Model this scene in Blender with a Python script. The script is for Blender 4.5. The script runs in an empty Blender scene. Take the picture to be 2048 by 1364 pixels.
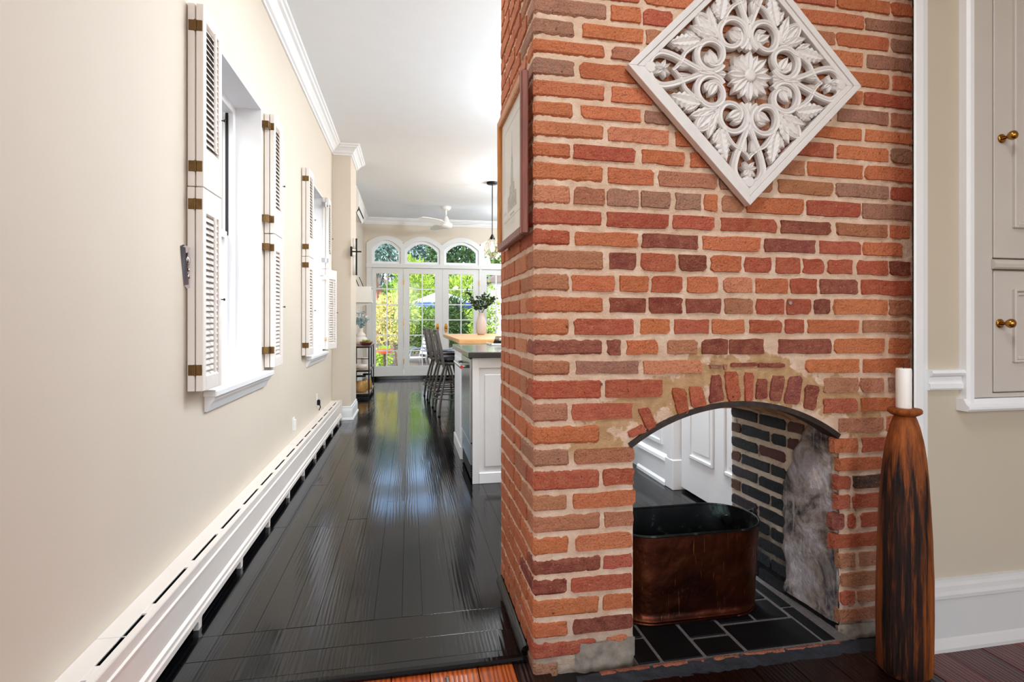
import bpy, bmesh, math, random
from mathutils import Vector, Matrix, noise
random.seed(11)
SC = bpy.context.scene
C = SC.collection
R = math.radians

# ------------------------------------------------------------------ camera
# level camera, 1.12 m above the kitchen floor; hall runs along +Y, right is +X
F, CX, HY, H, YAW = 1080.0, 1024.0, 644.0, 1.12, R(10.8)
SN, CS = math.sin(YAW), math.cos(YAW)
cam = bpy.data.cameras.new('camera')
cam.sensor_width = 36.0
cam.lens = F / 2048.0 * 36.0
cam.shift_y = -(682.0 - HY) / 2048.0
cam.clip_start = 0.05
cam.clip_end = 300
camo = bpy.data.objects.new('camera', cam)
C.objects.link(camo)
camo.location = (0, 0, H)
camo.rotation_euler = (R(90), 0, -YAW)
SC.camera = camo

# ------------------------------------------------------------------ world, sun, lights, exposure
SC.view_settings.view_transform = 'Standard'
SC.view_settings.look = 'None'
SC.view_settings.gamma = 1.0
SC.view_settings.use_curve_mapping = False
SC.view_settings.exposure = -0.1
SC.cycles.use_denoising = True
SC.cycles.max_bounces = 10
SC.cycles.diffuse_bounces = 6
SC.cycles.transparent_max_bounces = 24
SC.cycles.sample_clamp_indirect = 6.0

W = bpy.data.worlds.new('world')
SC.world = W
W.use_nodes = True
wn = W.node_tree.nodes
wl = W.node_tree.links
sky = wn.new('ShaderNodeTexSky')
sky.sky_type = 'NISHITA'
sky.sun_disc = False
sky.sun_elevation = R(48)
sky.sun_rotation = R(200)
sky.air_density = 1.0
sky.dust_density = 2.0
bgn = wn['Background']
bgn.inputs[1].default_value = 0.80
wl.new(sky.outputs[0], bgn.inputs[0])


def lamp(name, kind, loc, rot, energy, size=1.0, size_y=None, col=(1, 1, 1)):
    l = bpy.data.lights.new(name, kind)
    l.energy = energy
    l.color = col
    if kind == 'AREA':
        l.shape = 'RECTANGLE'
        l.size = size
        l.size_y = size_y or size
    if kind == 'SUN':
        l.angle = R(1.0)
    if kind == 'POINT':
        l.shadow_soft_size = size
    o = bpy.data.objects.new(name, l)
    o.location = loc
    o.rotation_euler = rot
    C.objects.link(o)
    return o


lamp('sun', 'SUN', (6, 4, 12), (R(38), R(20), 0), 5.2, col=(1, .96, .90))
# area lights added as daylight fill in two unseen street window openings
lamp('parlor_fill_daylight', 'AREA', (-0.1, -3.35, 1.95), (R(90), 0, 0), 48, 1.1, 1.9, (.86, .93, 1))
lamp('parlor_fill_daylight', 'AREA', (2.3, -3.35, 1.95), (R(90), 0, 0), 10, 1.1, 1.9, (.86, .93, 1))
# fill lights added under the ceiling, out of view: front room, passage, kitchen
lamp('parlor_fill_light', 'AREA', (0.45, 0.35, 3.08), (0, 0, 0), 30, .5, .5, (.93, .96, 1))
lamp('passage_fill_light', 'AREA', (-0.1, 2.5, 3.08), (0, 0, 0), 9, .4, .4, (.88, .94, 1))
lamp('kitchen_fill_light', 'AREA', (1.1, 3.05, 3.08), (0, 0, 0), 75, .6, .6, (.82, .91, 1))

# ------------------------------------------------------------------ measuring helpers (photo pixel -> point on a real plane)


def ray(u, v):
    a = (u - CX) / F
    return (SN + a * CS, CS - a * SN, (HY - v) / F)


def onX(u, v, X):
    d = ray(u, v)
    t = X / d[0]
    return (d[1] * t, H + d[2] * t)


def onY(u, v, Y):
    d = ray(u, v)
    t = Y / d[1]
    return (d[0] * t, H + d[2] * t)


def onZ(u, v, Z):
    d = ray(u, v)
    t = (Z - H) / d[2]
    return (d[0] * t, d[1] * t)


# ------------------------------------------------------------------ materials


def lin(c):
    def f(x):
        x /= 255.0
        return x / 12.92 if x <= .04045 else ((x + .055) / 1.055) ** 2.4
    return (f(c[0]), f(c[1]), f(c[2]), 1.0)


class NT:
    def __init__(s, name):
        s.m = bpy.data.materials.new(name)
        s.m.use_nodes = True
        s.n = s.m.node_tree.nodes
        s.l = s.m.node_tree.links
        s.b = s.n['Principled BSDF']

    def node(s, t, **kw):
        x = s.n.new(t)
        for k, v in kw.items():
            setattr(x, k, v)
        return x

    def link(s, a, b):
        s.l.new(a, b)

    def pos(s, scale=(1, 1, 1)):
        g = s.node('ShaderNodeNewGeometry')
        mp = s.node('ShaderNodeMapping')
        mp.inputs['Scale'].default_value = scale
        s.link(g.outputs['Position'], mp.inputs[0])
        return mp.outputs[0]

    def noise(s, scale, detail=4, vec=None, rough=.55, dist=0):
        t = s.node('ShaderNodeTexNoise')
        t.inputs['Scale'].default_value = scale
        t.inputs['Detail'].default_value = detail
        t.inputs['Roughness'].default_value = rough
        t.inputs['Distortion'].default_value = dist
        s.link(vec or s.pos(), t.inputs['Vector'])
        return t.outputs['Fac']

    def ramp(s, fac, stops):
        r = s.node('ShaderNodeValToRGB')
        e = r.color_ramp.elements
        while len(e) < len(stops):
            e.new(.5)
        for el, (p, c) in zip(e, stops):
            el.position = p
            el.color = c
        s.link(fac, r.inputs[0])
        return r.outputs[0]

    def mix(s, fac, a, b, mode='MIX'):
        m = s.node('ShaderNodeMix', data_type='RGBA', blend_type=mode)
        for sock, v in ((m.inputs[0], fac), (m.inputs[6], a), (m.inputs[7], b)):
            if hasattr(v, 'is_output'):
                s.link(v, sock)
            elif isinstance(v, (int, float)):
                sock.default_value = v
            else:
                sock.default_value = v
        return m.outputs[2]

    def math(s, op, a, b=None, clamp=False):
        m = s.node('ShaderNodeMath', operation=op, use_clamp=clamp)
        for sock, v in ((m.inputs[0], a), (m.inputs[1], b)):
            if v is None:
                continue
            if hasattr(v, 'is_output'):
                s.link(v, sock)
            else:
                sock.default_value = v
        return m.outputs[0]

    def bump(s, h, strength=.3, dist=.01):
        b = s.node('ShaderNodeBump')
        b.inputs['Strength'].default_value = strength
        b.inputs['Distance'].default_value = dist
        s.link(h, b.inputs['Height'])
        s.link(b.outputs[0], s.b.inputs['Normal'])

    def set(s, col=None, rough=.5, metal=0, spec=None, coat=0):
        if col is not None:
            if hasattr(col, 'is_output'):
                s.link(col, s.b.inputs['Base Color'])
            else:
                s.b.inputs['Base Color'].default_value = col
        if hasattr(rough, 'is_output'):
            s.link(rough, s.b.inputs['Roughness'])
        else:
            s.b.inputs['Roughness'].default_value = rough
        s.b.inputs['Metallic'].default_value = metal
        if spec is not None:
            s.b.inputs['Specular IOR Level'].default_value = spec
        s.b.inputs['Coat Weight'].default_value = coat
        return s.m


M = {}


def plain(name, c, rough=.5, metal=0, vary=.04, vs=6, bump=0, bs=60, spec=None, coat=0):
    t = NT(name)
    base = lin(c)
    if vary:
        f = t.noise(vs, 3)
        d = tuple(x * (1 - vary) for x in base[:3]) + (1,)
        l = tuple(min(1, x * (1 + vary)) for x in base[:3]) + (1,)
        col = t.ramp(f, [(.3, d), (.7, l)])
    else:
        col = base
    if bump:
        t.bump(t.noise(bs, 3), bump, .004)
    M[name] = t.set(col, rough, metal, spec, coat)
    return M[name]


plain('wall_beige', (207, 196, 180), .7, vary=.02, vs=1.5, bump=.05, bs=160)
plain('wall_cream', (192, 180, 160), .75, vary=.02, vs=2, bump=.05, bs=160)
plain('ceiling_white', (230, 234, 237), .8, vary=.01)
plain('trim_white', (232, 233, 234), .38, vary=.015)
plain('trim_grey', (206, 204, 200), .4, vary=.015)
plain('cabinet_grey', (196, 188, 180), .45, vary=.02)
plain('shutter_white', (226, 219, 212), .42, vary=.02)
plain('door_grey', (214, 214, 212), .42, vary=.015)
plain('heater_white', (222, 214, 206), .4, vary=.015)
plain('dark_void', (14, 13, 12), .8, vary=0)
plain('black_metal', (22, 22, 23), .42, .6, vary=.05)
plain('stool_metal', (92, 88, 84), .42, .4, vary=.06)
plain('black_leather', (28, 29, 32), .32, vary=.06, bump=.1, bs=200)
plain('steel', (176, 176, 178), .22, 1.0, vary=.04)
plain('chrome', (225, 225, 228), .08, 1.0, vary=0)
plain('counter_black', (40, 40, 42), .2, vary=.12, vs=30, coat=.2)
plain('brass', (176, 128, 58), .25, 1.0, vary=.08, vs=40)
plain('brass_old', (104, 78, 44), .45, .8, vary=.25, vs=60)
plain('ceramic_white', (226, 220, 214), .35, vary=.02)
plain('ceramic_taupe', (196, 184, 176), .5, vary=.03)
plain('candle_wax', (240, 236, 230), .45, vary=.01)
plain('plastic_white', (232, 230, 226), .35, vary=0)
plain('bowl_brown', (84, 34, 22), .35, vary=.15, vs=30)
plain('red_enamel', (190, 24, 30), .25, vary=0)
plain('carved_white', (221, 217, 214), .55, vary=.03, vs=25, bump=.12, bs=120)
plain('carved_shadow_line', (150, 138, 126), .7, vary=.1)
plain('leaf_green', (48, 84, 32), .5, vary=.35, vs=25)
plain('leaf_dark', (30, 62, 28), .45, vary=.3, vs=30)
plain('leaf_lime', (142, 172, 46), .5, vary=.35, vs=9)
plain('leaf_mid', (92, 132, 48), .5, vary=.4, vs=8)
plain('leaf_blue', (108, 138, 128), .55, vary=.3, vs=10)
plain('leaf_pale', (196, 186, 110), .55, vary=.35, vs=8)
plain('euc_blue', (140, 176, 188), .55, vary=.25, vs=30)
plain('succulent', (176, 184, 96), .5, vary=.25, vs=50)
plain('petal_white', (236, 238, 240), .6, vary=.04)
plain('petal_pink', (222, 130, 140), .6, vary=.15)
plain('bark', (92, 74, 58), .8, vary=.25, vs=20, bump=.4, bs=40)
plain('terracotta', (206, 112, 72), .7, vary=.1, vs=10)
plain('orange_glaze', (226, 98, 48), .35, vary=.08)
plain('patio_stone', (196, 192, 188), .8, vary=.1, vs=4, bump=.2, bs=30)
plain('soil', (96, 82, 62), .9, vary=.3, vs=5, bump=.5, bs=20)
plain('house_brick', (160, 104, 90), .8, vary=.1, vs=3, bump=.2, bs=20)
plain('house_siding', (240, 238, 236), .6, vary=.02)
plain('house_roof', (110, 96, 90), .8, vary=.1)
plain('window_dark', (70, 78, 84), .15, vary=.1)
plain('umbrella_blue', (52, 88, 170), .7, vary=.06)
plain('umbrella_top', (196, 210, 232), .7, vary=.04)
plain('pasta', (196, 142, 60), .6, vary=.3, vs=60)
plain('mat_cream', (236, 232, 220), .8, vary=.01)
plain('print_ink', (192, 184, 170), .9, vary=.25, vs=60)
plain('stone_grey', (138, 128, 116), .9, vary=.25, vs=30, bump=.7, bs=60)
plain('charcoal_crust', (30, 32, 38), .7, vary=.4, vs=25, bump=.7, bs=60)
plain('screw_metal', (190, 195, 205), .3, .9, vary=0)


def glass(name, gloss=.07, tint=(1, 1, 1, 1), rough=.02):
    t = NT(name)
    o = t.n['Material Output']
    tr = t.node('ShaderNodeBsdfTransparent')
    tr.inputs[0].default_value = tint
    gl = t.node('ShaderNodeBsdfGlossy')
    gl.inputs['Roughness'].default_value = rough
    mx = t.node('ShaderNodeMixShader')
    mx.inputs[0].default_value = gloss
    t.link(tr.outputs[0], mx.inputs[1])
    t.link(gl.outputs[0], mx.inputs[2])
    t.link(mx.outputs[0], o.inputs[0])
    M[name] = t.m


glass('window_glass', .012)
glass('picture_glass', .10)
glass('jar_glass', .12, (.93, .96, .95, 1))
glass('crystal', .30, (1, .96, .9, 1), .06)


def emit(name, c, e):
    t = NT(name)
    t.b.inputs['Emission Color'].default_value = lin(c)
    t.b.inputs['Emission Strength'].default_value = e
    M[name] = t.set(lin(c), .4)


emit('bulb_glow', (255, 226, 180), 9)


def brick_mat():
    t = NT('brick')
    oi = t.node('ShaderNodeObjectInfo')
    v = t.pos()
    big = t.noise(9, 4, v, .6)
    mid = t.noise(34, 5, v, .65)
    fine = t.noise(150, 4, v, .6)
    dark = t.mix(.75, oi.outputs['Color'], (.30, .13, .075, 1), 'MULTIPLY')
    c1 = t.mix(t.ramp(big, [(.50, (0, 0, 0, 1)), (.86, (.42, .42, .42, 1))]), oi.outputs['Color'], dark)
    c2 = t.mix(t.ramp(mid, [(.30, (.34, .34, .34, 1)), (.62, (0, 0, 0, 1))]), c1, lin((214, 142, 106)))
    c3 = t.mix(t.ramp(t.noise(26, 6, v, .75, 1.2), [(.655, (0, 0, 0, 1)), (.71, (.62, .62, .62, 1))]), c2, lin((222, 186, 160)))
    c3 = t.mix(t.ramp(fine, [(.30, (.45, .45, .45, 1)), (.50, (0, 0, 0, 1))]), c3, lin((120, 66, 48)))
    c3 = t.mix(t.ramp(t.noise(210, 2, v), [(.62, (0, 0, 0, 1)), (.72, (.5, .5, .5, 1))]), c3, lin((224, 172, 140)))
    c4 = t.mix(t.ramp(t.noise(62, 3, v, .5), [(.70, (0, 0, 0, 1)), (.74, (.75, .75, .75, 1))]), c3, lin((92, 46, 34)))
    h = t.math('ADD', t.math('MULTIPLY', mid, .8), t.math('MULTIPLY', fine, .45))
    h = t.math('ADD', h, t.math('MULTIPLY', big, .8))
    t.bump(h, 1.0, .022)
    M['brick'] = t.set(c4, .82, spec=.25)


def mortar_mat():
    # sandy mortar; a browner repair mortar was smeared around the arch
    t = NT('mortar')
    v = t.pos()
    base = t.ramp(t.noise(16, 5, v, .6), [(.3, lin((214, 180, 152))), (.55, lin((230, 200, 174))), (.78, lin((241, 222, 202)))])
    sep = t.node('ShaderNodeSeparateXYZ')
    t.link(v, sep.inputs[0])
    dx = t.math('SUBTRACT', sep.outputs[0], 1.13)
    dz = t.math('SUBTRACT', sep.outputs[2], .142)
    r = t.math('SQRT', t.math('ADD', t.math('MULTIPLY', dx, dx), t.math('MULTIPLY', dz, dz)))
    n = t.noise(11, 4, v, .6)
    ring = t.math('ADD', t.math('ABSOLUTE', t.math('SUBTRACT', r, .79)), t.math('MULTIPLY', t.math('SUBTRACT', n, .5), .34))
    above = t.ramp(sep.outputs[2], [(.66, (0, 0, 0, 1)), (.70, (1, 1, 1, 1))])
    msk = t.math('MULTIPLY', t.ramp(ring, [(.068, (1, 1, 1, 1)), (.082, (0, 0, 0, 1))]), above)
    c = t.mix(msk, base, t.ramp(t.noise(30, 4, v), [(.3, lin((182, 142, 102))), (.7, lin((206, 168, 126)))]))
    soot = t.ramp(t.math('ADD', sep.outputs[2], t.math('MULTIPLY', t.math('SUBTRACT', n, .5), .25)), [(.0, (.85, .85, .85, 1)), (.13, (0, 0, 0, 1))])
    c = t.mix(soot, c, lin((150, 136, 124)))
    h = t.math('ADD', t.noise(70, 5, v, .7), t.math('MULTIPLY', t.noise(260, 3, v), .4))
    t.bump(h, .8, .01)
    M['mortar'] = t.set(c, .92, spec=.2)


def mortar_jamb_mat():
    t = NT('mortar_jamb')
    v = t.pos()
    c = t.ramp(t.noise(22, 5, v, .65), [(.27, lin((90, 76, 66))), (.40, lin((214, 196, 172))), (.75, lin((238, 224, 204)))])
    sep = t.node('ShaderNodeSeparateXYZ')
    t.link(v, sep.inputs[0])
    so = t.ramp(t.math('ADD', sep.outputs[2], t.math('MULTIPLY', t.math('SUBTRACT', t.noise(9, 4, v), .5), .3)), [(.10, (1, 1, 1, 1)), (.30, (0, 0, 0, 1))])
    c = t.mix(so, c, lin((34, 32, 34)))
    t.bump(t.noise(80, 5, v, .7), .8, .01)
    M['mortar_jamb'] = t.set(c, .9, spec=.2)


def plaster_mat():
    t = NT('old_plaster')
    v = t.pos()
    c = t.ramp(t.noise(7, 6, v, .68, .6), [(.33, lin((46, 42, 44))), (.43, lin((112, 106, 106))), (.52, lin((168, 156, 146))), (.60, lin((188, 184, 190))), (.68, lin((234, 224, 220)))])
    w = t.node('ShaderNodeTexNoise')
    w.inputs['Scale'].default_value = 3
    mp = t.pos((22, 22, 2.2))
    t.link(mp, w.inputs['Vector'])
    c = t.mix(t.ramp(w.outputs['Fac'], [(.58, (0, 0, 0, 1)), (.70, (.55, .55, .55, 1))]), c, lin((208, 206, 210)))
    t.bump(t.math('ADD', t.noise(38, 6, v, .7), t.noise(9, 4, v)), .8, .015)
    M['old_plaster'] = t.set(c, .8, spec=.3)


def char_brick_mat():
    t = NT('sooty_brick')
    oi = t.node('ShaderNodeObjectInfo')
    v = t.pos()
    n = t.noise(30, 5, v, .7, .8)
    c = t.mix(t.ramp(n, [(.55, (0, 0, 0, 1)), (.75, (.5, .5, .5, 1))]), oi.outputs['Color'], lin((70, 62, 60)))
    t.bump(t.math('ADD', t.noise(50, 5, v, .7), t.math('MULTIPLY', t.noise(180, 3, v), .4)), .8, .01)
    M['sooty_brick'] = t.set(c, .5, spec=.4)


def floor_mat(name, lo, hi, rough, coat):
    t = NT(name)
    oi = t.node('ShaderNodeObjectInfo')
    v = t.pos((1, .06, 1))
    va = t.node('ShaderNodeVectorMath', operation='ADD')
    t.link(v, va.inputs[0])
    cm = t.node('ShaderNodeCombineXYZ')
    t.link(t.math('MULTIPLY', oi.outputs['Random'], 37.0), cm.inputs[0])
    t.link(t.math('MULTIPLY', oi.outputs['Random'], 11.0), cm.inputs[1])
    t.link(cm.outputs[0], va.inputs[1])
    wv = t.node('ShaderNodeTexWave', wave_type='BANDS', bands_direction='X')
    wv.inputs['Scale'].default_value = 20
    wv.inputs['Distortion'].default_value = 9
    wv.inputs['Detail'].default_value = 2.5
    wv.inputs['Detail Scale'].default_value = .9
    t.link(va.outputs[0], wv.inputs['Vector'])
    gr = t.noise(130, 3, va.outputs[0])
    col = t.ramp(t.math('ADD', t.math('MULTIPLY', wv.outputs['Fac'], .6), t.math('MULTIPLY', gr, .4)), [(.25, lin(lo)), (.8, lin(hi))])
    if name != 'floor_black':
        c2 = t.mix(1.0, col, oi.outputs['Color'], 'MULTIPLY')
        worn = t.ramp(t.noise(9, 5, t.pos((1, .35, 1)), .7, .5), [(.62, (0, 0, 0, 1)), (.66, (1, 1, 1, 1))])
        col = t.mix(worn, c2, lin((28, 16, 12)))
        t.bump(t.math('ADD', wv.outputs['Fac'], gr), .25, .004)
    else:
        t.bump(t.math('ADD', t.math('MULTIPLY', wv.outputs['Fac'], .6), t.math('ADD', t.math('MULTIPLY', gr, .25), t.math('MULTIPLY', t.noise(3.2, 2, t.pos((1, .5, 1))), 1.4))), .06, .004)
    M[name] = t.set(col, rough, coat=coat)


def wood_mat(name, lo, hi, scale=(14, 1.2, 14), rough=.4, bump=.12, ns=3):
    t = NT(name)
    n = t.noise(ns, 6, t.pos(scale), .65, .6)
    t.bump(n, bump, .004)
    M[name] = t.set(t.ramp(n, [(.3, lin(lo)), (.7, lin(hi))]), rough)


def candle_wood():
    # turned timber, left raw and charred in long streaks on its split face
    t = NT('charred_timber')
    v = t.pos((24, 24, 1.1))
    n = t.noise(2.2, 7, v, .7, .3)
    wood = t.ramp(t.noise(3, 5, t.pos((20, 20, 1.4)), .6), [(.3, lin((104, 46, 14))), (.7, lin((168, 90, 32)))])
    sep = t.node('ShaderNodeSeparateXYZ')
    t.link(t.pos(), sep.inputs[0])
    zr = t.math('ADD', sep.outputs[2], t.math('MULTIPLY', t.math('SUBTRACT', n, .5), .5))
    hm = t.ramp(zr, [(.60, (1, 1, 1, 1)), (.74, (0, 0, 0, 1))])
    lx = t.math('MULTIPLY', t.math('SUBTRACT', sep.outputs[0], 1.585), .684)
    ly = t.math('MULTIPLY', t.math('SUBTRACT', sep.outputs[1], 1.487), -.729)
    side = t.math('ABSOLUTE', t.math('ADD', lx, ly))
    sr = t.math('ADD', side, t.math('MULTIPLY', t.math('SUBTRACT', n, .5), .05))
    sm = t.ramp(sr, [(.056, (1, 1, 1, 1)), (.070, (0, 0, 0, 1))])
    ch = t.ramp(n, [(.40, lin((8, 7, 7))), (.52, lin((44, 20, 9))), (.64, lin((122, 62, 22)))])
    c = t.mix(t.math('MULTIPLY', hm, sm), wood, ch)
    t.bump(n, .7, .01)
    M['charred_timber'] = t.set(c, .55, spec=.3)


def copper():
    t = NT('copper_outside')
    v = t.pos()
    c = t.ramp(t.noise(5, 5, v, .6, .5), [(.3, lin((34, 12, 7))), (.5, lin((72, 30, 14))), (.72, lin((104, 56, 26)))])
    st = t.noise(3, 3, t.pos((70, 70, 2.0)))
    c = t.mix(t.ramp(st, [(.66, (0, 0, 0, 1)), (.72, (.5, .5, .5, 1))]), c, lin((190, 128, 76)))
    t.bump(t.noise(11, 3, v), .35, .02)
    M['copper_outside'] = t.set(c, .36, .85)
    t = NT('copper_inside')
    c = t.ramp(t.noise(8, 5, v_of(t), .6, .8), [(.40, lin((9, 9, 8))), (.58, lin((26, 28, 26))), (.76, lin((110, 138, 132)))])
    M['copper_inside'] = t.set(c, .5, .5)


def v_of(t):
    return t.pos()


brick_mat(); mortar_mat(); mortar_jamb_mat(); plaster_mat(); char_brick_mat(); candle_wood(); copper()
floor_mat('floor_black', (7, 7, 8), (15, 15, 16), .10, 0)
M['floor_black'].node_tree.nodes['Principled BSDF'].inputs['Specular IOR Level'].default_value = .34
floor_mat('floor_pine', (190, 150, 120), (255, 235, 210), .3, .15)
wood_mat('butcher_block', (196, 138, 78), (226, 176, 116), (2, 22, 22), .35)
wood_mat('shelf_wood', (150, 128, 108), (192, 172, 150), (16, 2, 16), .5)
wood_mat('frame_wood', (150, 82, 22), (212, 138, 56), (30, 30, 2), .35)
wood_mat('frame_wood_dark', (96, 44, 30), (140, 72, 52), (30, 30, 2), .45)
wood_mat('slate', (5, 5, 6), (14, 14, 16), (6, 6, 6), .55, .3)
M['slate'].node_tree.nodes['Principled BSDF'].inputs['Specular IOR Level'].default_value = .25
wood_mat('grout', (86, 82, 80), (120, 114, 110), (40, 40, 40), .9, .3)

# ------------------------------------------------------------------ object helpers


def wmat(o):
    m = Matrix.LocRotScale(o.location, o.rotation_euler, o.scale)
    return wmat(o.parent) @ m if o.parent else m


class MB:
    """collects shapes (world coordinates) that become ONE mesh object"""

    def __init__(s):
        s.v = []
        s.f = []
        s.mi = []
        s.cur = 0

    def add(s, vs, fs):
        k = len(s.v)
        s.v += [tuple(p) for p in vs]
        s.f += [tuple(i + k for i in f) for f in fs]
        s.mi += [s.cur] * len(fs)
        return s

    def box(s, x0, x1, y0, y1, z0, z1, c=0.0, jit=0.0):
        if x0 > x1: x0, x1 = x1, x0
        if y0 > y1: y0, y1 = y1, y0
        if z0 > z1: z0, z1 = z1, z0
        if c <= 0:
            v = [(x, y, z) for z in (z0, z1) for y in (y0, y1) for x in (x0, x1)]
            return s.add(v, [(0, 2, 3, 1), (4, 5, 7, 6), (0, 1, 5, 4), (2, 6, 7, 3), (0, 4, 6, 2), (1, 3, 7, 5)])
        c = min(c, (x1 - x0) * .45, (y1 - y0) * .45, (z1 - z0) * .45)
        v = []
        idx = {}
        for i, (X, dx) in enumerate(((x0, c), (x1, -c))):
            for j, (Y, dy) in enumerate(((y0, c), (y1, -c))):
                for k, (Z, dz) in enumerate(((z0, c), (z1, -c))):
                    for a, p in enumerate(((X, Y + dy, Z + dz), (X + dx, Y, Z + dz), (X + dx, Y + dy, Z))):
                        idx[i, j, k, a] = len(v)
                        v.append(tuple(q + random.uniform(-jit, jit) for q in p) if jit else p)
        I = idx
        f = []
        for i in (0, 1):
            q = [I[i, 0, 0, 0], I[i, 0, 1, 0], I[i, 1, 1, 0], I[i, 1, 0, 0]]
            f.append(q if i == 0 else q[::-1])
            q = [I[0, i, 0, 1], I[1, i, 0, 1], I[1, i, 1, 1], I[0, i, 1, 1]]
            f.append(q if i == 0 else q[::-1])
            q = [I[0, 0, i, 2], I[0, 1, i, 2], I[1, 1, i, 2], I[1, 0, i, 2]]
            f.append(q if i == 0 else q[::-1])
        for a in (0, 1):
            for b in (0, 1):
                f.append([I[a, b, 0, 0], I[a, b, 1, 0], I[a, b, 1, 1], I[a, b, 0, 1]])
                f.append([I[a, 0, b, 0], I[a, 1, b, 0], I[a, 1, b, 2], I[a, 0, b, 2]])
                f.append([I[0, a, b, 1], I[1, a, b, 1], I[1, a, b, 2], I[0, a, b, 2]])
                for d in (0, 1):
                    f.append([I[a, b, d, 0], I[a, b, d, 1], I[a, b, d, 2]])
        return s.add(v, f)

    def prism(s, poly, fn0, fn1):
        """poly: list of 2-D points; fn0/fn1 map (p,q) to 3-D for both ends"""
        n = len(poly)
        v = [fn0(*p) for p in poly] + [fn1(*p) for p in poly]
        f = [tuple(range(n))[::-1], tuple(range(n, 2 * n))]
        f += [(i, (i + 1) % n, n + (i + 1) % n, n + i) for i in range(n)]
        return s.add(v, f)

    def tube(s, pts, r, n=8, cap=True):
        pts = [Vector(p) for p in pts]
        rs = r if isinstance(r, (list, tuple)) else [r] * len(pts)
        v = []
        prev = None
        for i, p in enumerate(pts):
            d = (pts[min(i + 1, len(pts) - 1)] - pts[max(i - 1, 0)]).normalized()
            ref = prev if prev is not None else (Vector((0, 0, 1)) if abs(d.z) < .9 else Vector((1, 0, 0)))
            a = d.cross(ref)
            if a.length < 1e-5:
                a = d.cross(Vector((1, .3, 0)))
            a.normalize()
            b = a.cross(d).normalized()
            prev = b
            for k in range(n):
                t = 2 * math.pi * k / n
                v.append(p + (a * math.cos(t) + b * math.sin(t)) * rs[i])
        f = []
        for i in range(len(pts) - 1):
            for k in range(n):
                k2 = (k + 1) % n
                f.append((i * n + k, i * n + k2, (i + 1) * n + k2, (i + 1) * n + k))
        if cap:
            f.append(tuple(range(n))[::-1])
            f.append(tuple(range((len(pts) - 1) * n, len(pts) * n)))
        return s.add(v, f)

    def lathe(s, prof, c=(0, 0, 0), n=24, sx=1.0, sy=1.0, cap=True):
        v = []
        for r, z in prof:
            for k in range(n):
                t = 2 * math.pi * k / n
                v.append((c[0] + r * sx * math.cos(t), c[1] + r * sy * math.sin(t), c[2] + z))
        f = []
        for i in range(len(prof) - 1):
            for k in range(n):
                k2 = (k + 1) % n
                f.append((i * n + k, i * n + k2, (i + 1) * n + k2, (i + 1) * n + k))
        if cap:
            f.append(tuple(range(n))[::-1])
            f.append(tuple(range((len(prof) - 1) * n, len(prof) * n)))
        return s.add(v, f)

    def build(s, name, mat, parent=None, smooth=False, local=False, col=None, bev=0, sub=0, fix=True):
        me = bpy.data.meshes.new(name)
        vs = s.v
        if parent is not None and not local:
            inv = wmat(parent).inverted()
            vs = [tuple(inv @ Vector(p)) for p in s.v]
        me.from_pydata(vs, [], s.f)
        mats = mat if isinstance(mat, (list, tuple)) else [mat]
        for m in mats:
            me.materials.append(M[m])
        if len(mats) > 1:
            me.polygons.foreach_set('material_index', s.mi)
        if fix:
            bm = bmesh.new()
            bm.from_mesh(me)
            bmesh.ops.recalc_face_normals(bm, faces=bm.faces)
            bm.to_mesh(me)
            bm.free()
        if smooth:
            me.polygons.foreach_set('use_smooth', [True] * len(me.polygons))
        me.update()
        o = bpy.data.objects.new(name, me)
        C.objects.link(o)
        if parent is not None:
            o.parent = parent
        if col is not None:
            o.color = col if len(col) == 4 else tuple(col) + (1,)
        if bev:
            b = o.modifiers.new('bevel', 'BEVEL')
            b.width = bev
            b.segments = 2
            b.limit_method = 'ANGLE'
        if sub:
            m = o.modifiers.new('sub', 'SUBSURF')
            m.levels = m.render_levels = sub
        return o


def thing(name, label, cat, loc=(0, 0, 0), rz=0, group=None):
    o = bpy.data.objects.new(name, None)
    o.empty_display_size = .1
    C.objects.link(o)
    o.location = loc
    o.rotation_euler = (0, 0, rz)
    return tag(o, label, cat, group)


def tag(o, label, cat, group=None):
    o['label'] = label
    o['category'] = cat
    if group:
        o['group'] = group
    return o


def struct(o, label=None):
    o['kind'] = 'structure'
    if label:
        o['label'] = label
    return o


def stuff(o, label=None, cat=None):
    o['kind'] = 'stuff'
    if label:
        o['label'] = label
    if cat:
        o['category'] = cat
    return o


def link_copy(src, parent, loc=None):
    c = src.copy()
    C.objects.link(c)
    c.parent = parent
    if loc is not None:
        c.location = loc
    return c


def copy_tree(o, parent=None):
    c = o.copy()
    C.objects.link(c)
    c.parent = parent
    for ch in list(o.children):
        copy_tree(ch, c)
    return c


def extrude_y(mb, prof, y0, y1):
    """profile in (x,z) run along Y"""
    return mb.prism(prof, lambda a, b: (a, y0, b), lambda a, b: (a, y1, b))


def extrude_x(mb, prof, x0, x1):
    """profile in (y,z) run along X"""
    return mb.prism(prof, lambda a, b: (x0, a, b), lambda a, b: (x1, a, b))


def extrude_z(mb, prof, z0, z1):
    return mb.prism(prof, lambda a, b: (a, b, z0), lambda a, b: (a, b, z1))


def jitc(c, d=8):
    k = random.uniform(-d, d)
    return lin(tuple(max(0, min(255, x + k + random.uniform(-d * .4, d * .4))) for x in c))

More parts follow.
